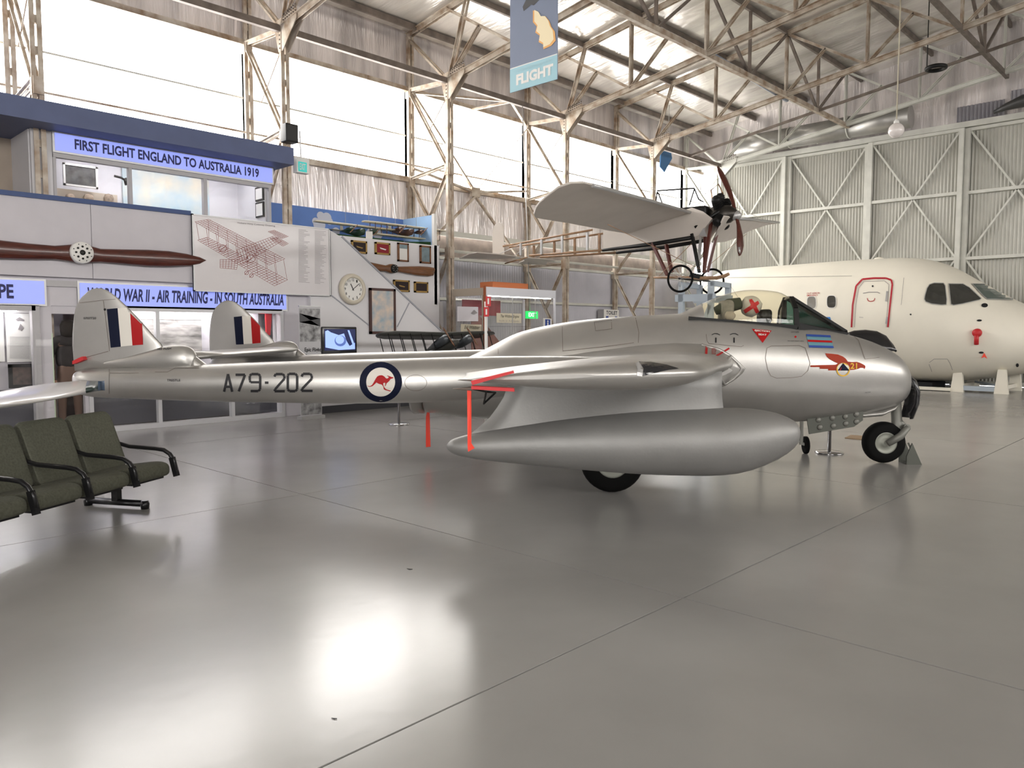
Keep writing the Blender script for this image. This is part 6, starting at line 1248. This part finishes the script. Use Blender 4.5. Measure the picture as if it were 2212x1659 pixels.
# ---- stub wing of another aircraft at the left edge
zz = 1.12; up = [onZ(px, py, zz) for px, py in ((-260, 905), (0, 846), (60, 834), (110, 827), (159, 823), (190, 823), (212, 826), (226, 831))]; lo = [onZ(px, py, zz - .03) for px, py in ((-260, 965), (0, 880), (60, 872), (110, 864), (150, 856), (185, 847), (212, 839), (226, 832))]
def wl_seg(i0, i1, m, name, parent):
    R = []
    for u, l in list(zip(up, lo))[i0:i1]:
        q = []
        for k in range(16):
            a = 2 * PI * k / 16; c_ = (u + l) / 2 + (u - l) / 2 * math.cos(a); q.append((c_.x, c_.y, zz - .02 + .045 * math.sin(a) * (1 if (u - l).length > .3 else .6)))
        R.append(q)
    return MB().loft(R).build(name, m, parent, True)
wg = thing('wing_tip', 'white wing tip with dark green and blue end reaching in from the left', 'wing', up[0])
wl_seg(0, 6, mat('glossy_white_paint', (.66, .64, .62), .25, coat=.4), 'wing', wg); wl_seg(5, 7, mat('dark_green_paint', (.02, .04, .035), .3), 'green_band', wg); wl_seg(6, 8, mat('steel_blue_paint', (.05, .09, .15), .3), 'blue_tip', wg)
c_ = (up[0] + lo[0]) / 2
MB().tube([(c_.x, c_.y, 0), (c_.x, c_.y, zz - .04)], .04, 10).build('support_post', alu, wg, True); MB().box((c_.x - .2, c_.y - .2, 0), (c_.x + .2, c_.y + .2, .02)).build('support_foot', alu, wg, True)
# ---- row of olive lounge seats
BF = Frame(-3.15, 7.0, math.asin(.24)); rowo = BF
stl = mat('satin_black_steel', (.015, .015, .017), .35, .5, coat=.3)
bm_ = thing('seat_beam', 'black steel beam and floor foot carrying the row of olive seats', 'seat frame', BF.m @ Vector((-.4, -1, 0)), BF.rz)
MB().box((-.06, -1.6, .24), (.02, .98, .29)).build('beam', stl, bm_)
for y in (.85, -1.2):
    MB().box((-.06, y - .03, .06), (.0, y + .03, .25)).build('post', stl, bm_); MB().tube([(-.34, y, .045), (.27, y, .045)], .03, 10).build('foot', stl, bm_)
    for x in (-.34, .27): MB().lathe([(.035, 0), (.04, .04), (.03, .075)], (x, y, 0), (0, 0, 1), 14).build('foot_pad', stl, bm_)
def cushion(prof, wd, m, name, parent, y0):
    R = []; n = len(prof); cx_ = sum(p[0] for p in prof) / n; cz_ = sum(p[1] for p in prof) / n
    for t_, s_ in ((0, .86), (.03, .94), (.08, .985), (.16, 1), (.84, 1), (.92, .985), (.97, .94), (1, .86)): R.append([(cx_ + (x - cx_) * s_, y0 + wd * t_, cz_ + (z - cz_) * s_) for x, z in prof])
    return MB().loft(R).build(name, m, parent)
def rprof(pts, r_=.04, k=4):
    out = []; n = len(pts)
    for i in range(n):
        p = Vector((pts[i][0], pts[i][1], 0)); a = Vector((*pts[i - 1], 0)); b = Vector((*pts[(i + 1) % n], 0)); da = (a - p).normalized(); db = (b - p).normalized(); rr2 = min(r_, (a - p).length * .45, (b - p).length * .45)
        for j in range(k + 1):
            t_ = j / k; q = (p + da * rr2) * (1 - t_) ** 2 + p * 2 * t_ * (1 - t_) + (p + db * rr2) * t_ ** 2; out.append((q.x, q.y))
    return out
names = ['olive lounge seat at the far right end of the row', 'olive lounge seat second from the right end of the row', 'olive lounge seat third from the right, cut by the photo edge', 'olive lounge seat fourth from the right, mostly outside the photo']
def arm_parts(s, y):
    MB().tube([(-.56, y, .62), (-.52, y, .56), (-.40, y, .535), (-.12, y, .525), (-.03, y, .515), (.03, y, .48), (.07, y, .42), (.09, y, .33)], [.02] * 8, 8).build('armrest', stl, s)
    MB().bar((.05, y, .45), (.095, y, .28), .04, .042).build('arm_bracket', stl, s)
seat0 = thing('lounge_seat', names[0], 'chair', BF.m @ Vector((0, -.255, 0)), BF.rz, 'olive lounge seats in a row')
cushion(rprof([(-.47, .29), (-.02, .28), (.06, .30), (.06, .40), (-.05, .425), (-.45, .37)], .05), .47, fabric, 'seat_cushion', seat0, -.235)
cushion(rprof([(-.48, .33), (-.40, .36), (-.58, .84), (-.62, .87), (-.66, .85), (-.60, .62)], .03), .47, fabric, 'backrest', seat0, -.235)
MB().prism([(-.50, -.22, .30), (-.43, -.22, .30), (-.62, -.22, .80), (-.67, -.22, .80)], (0, .44, 0)).build('back_shell', blackm, seat0); MB().box((-.42, -.2, .27), (-.0, .2, .30)).build('seat_pan', stl, seat0)
arm_parts(seat0, .255)
for k in (1, 2, 3):
    c_ = copy_tree(seat0); c_.location = BF.m @ Vector((0, -.255 - .51 * k, 0)); c_['label'] = names[k]
arm_parts(c_, -.255)
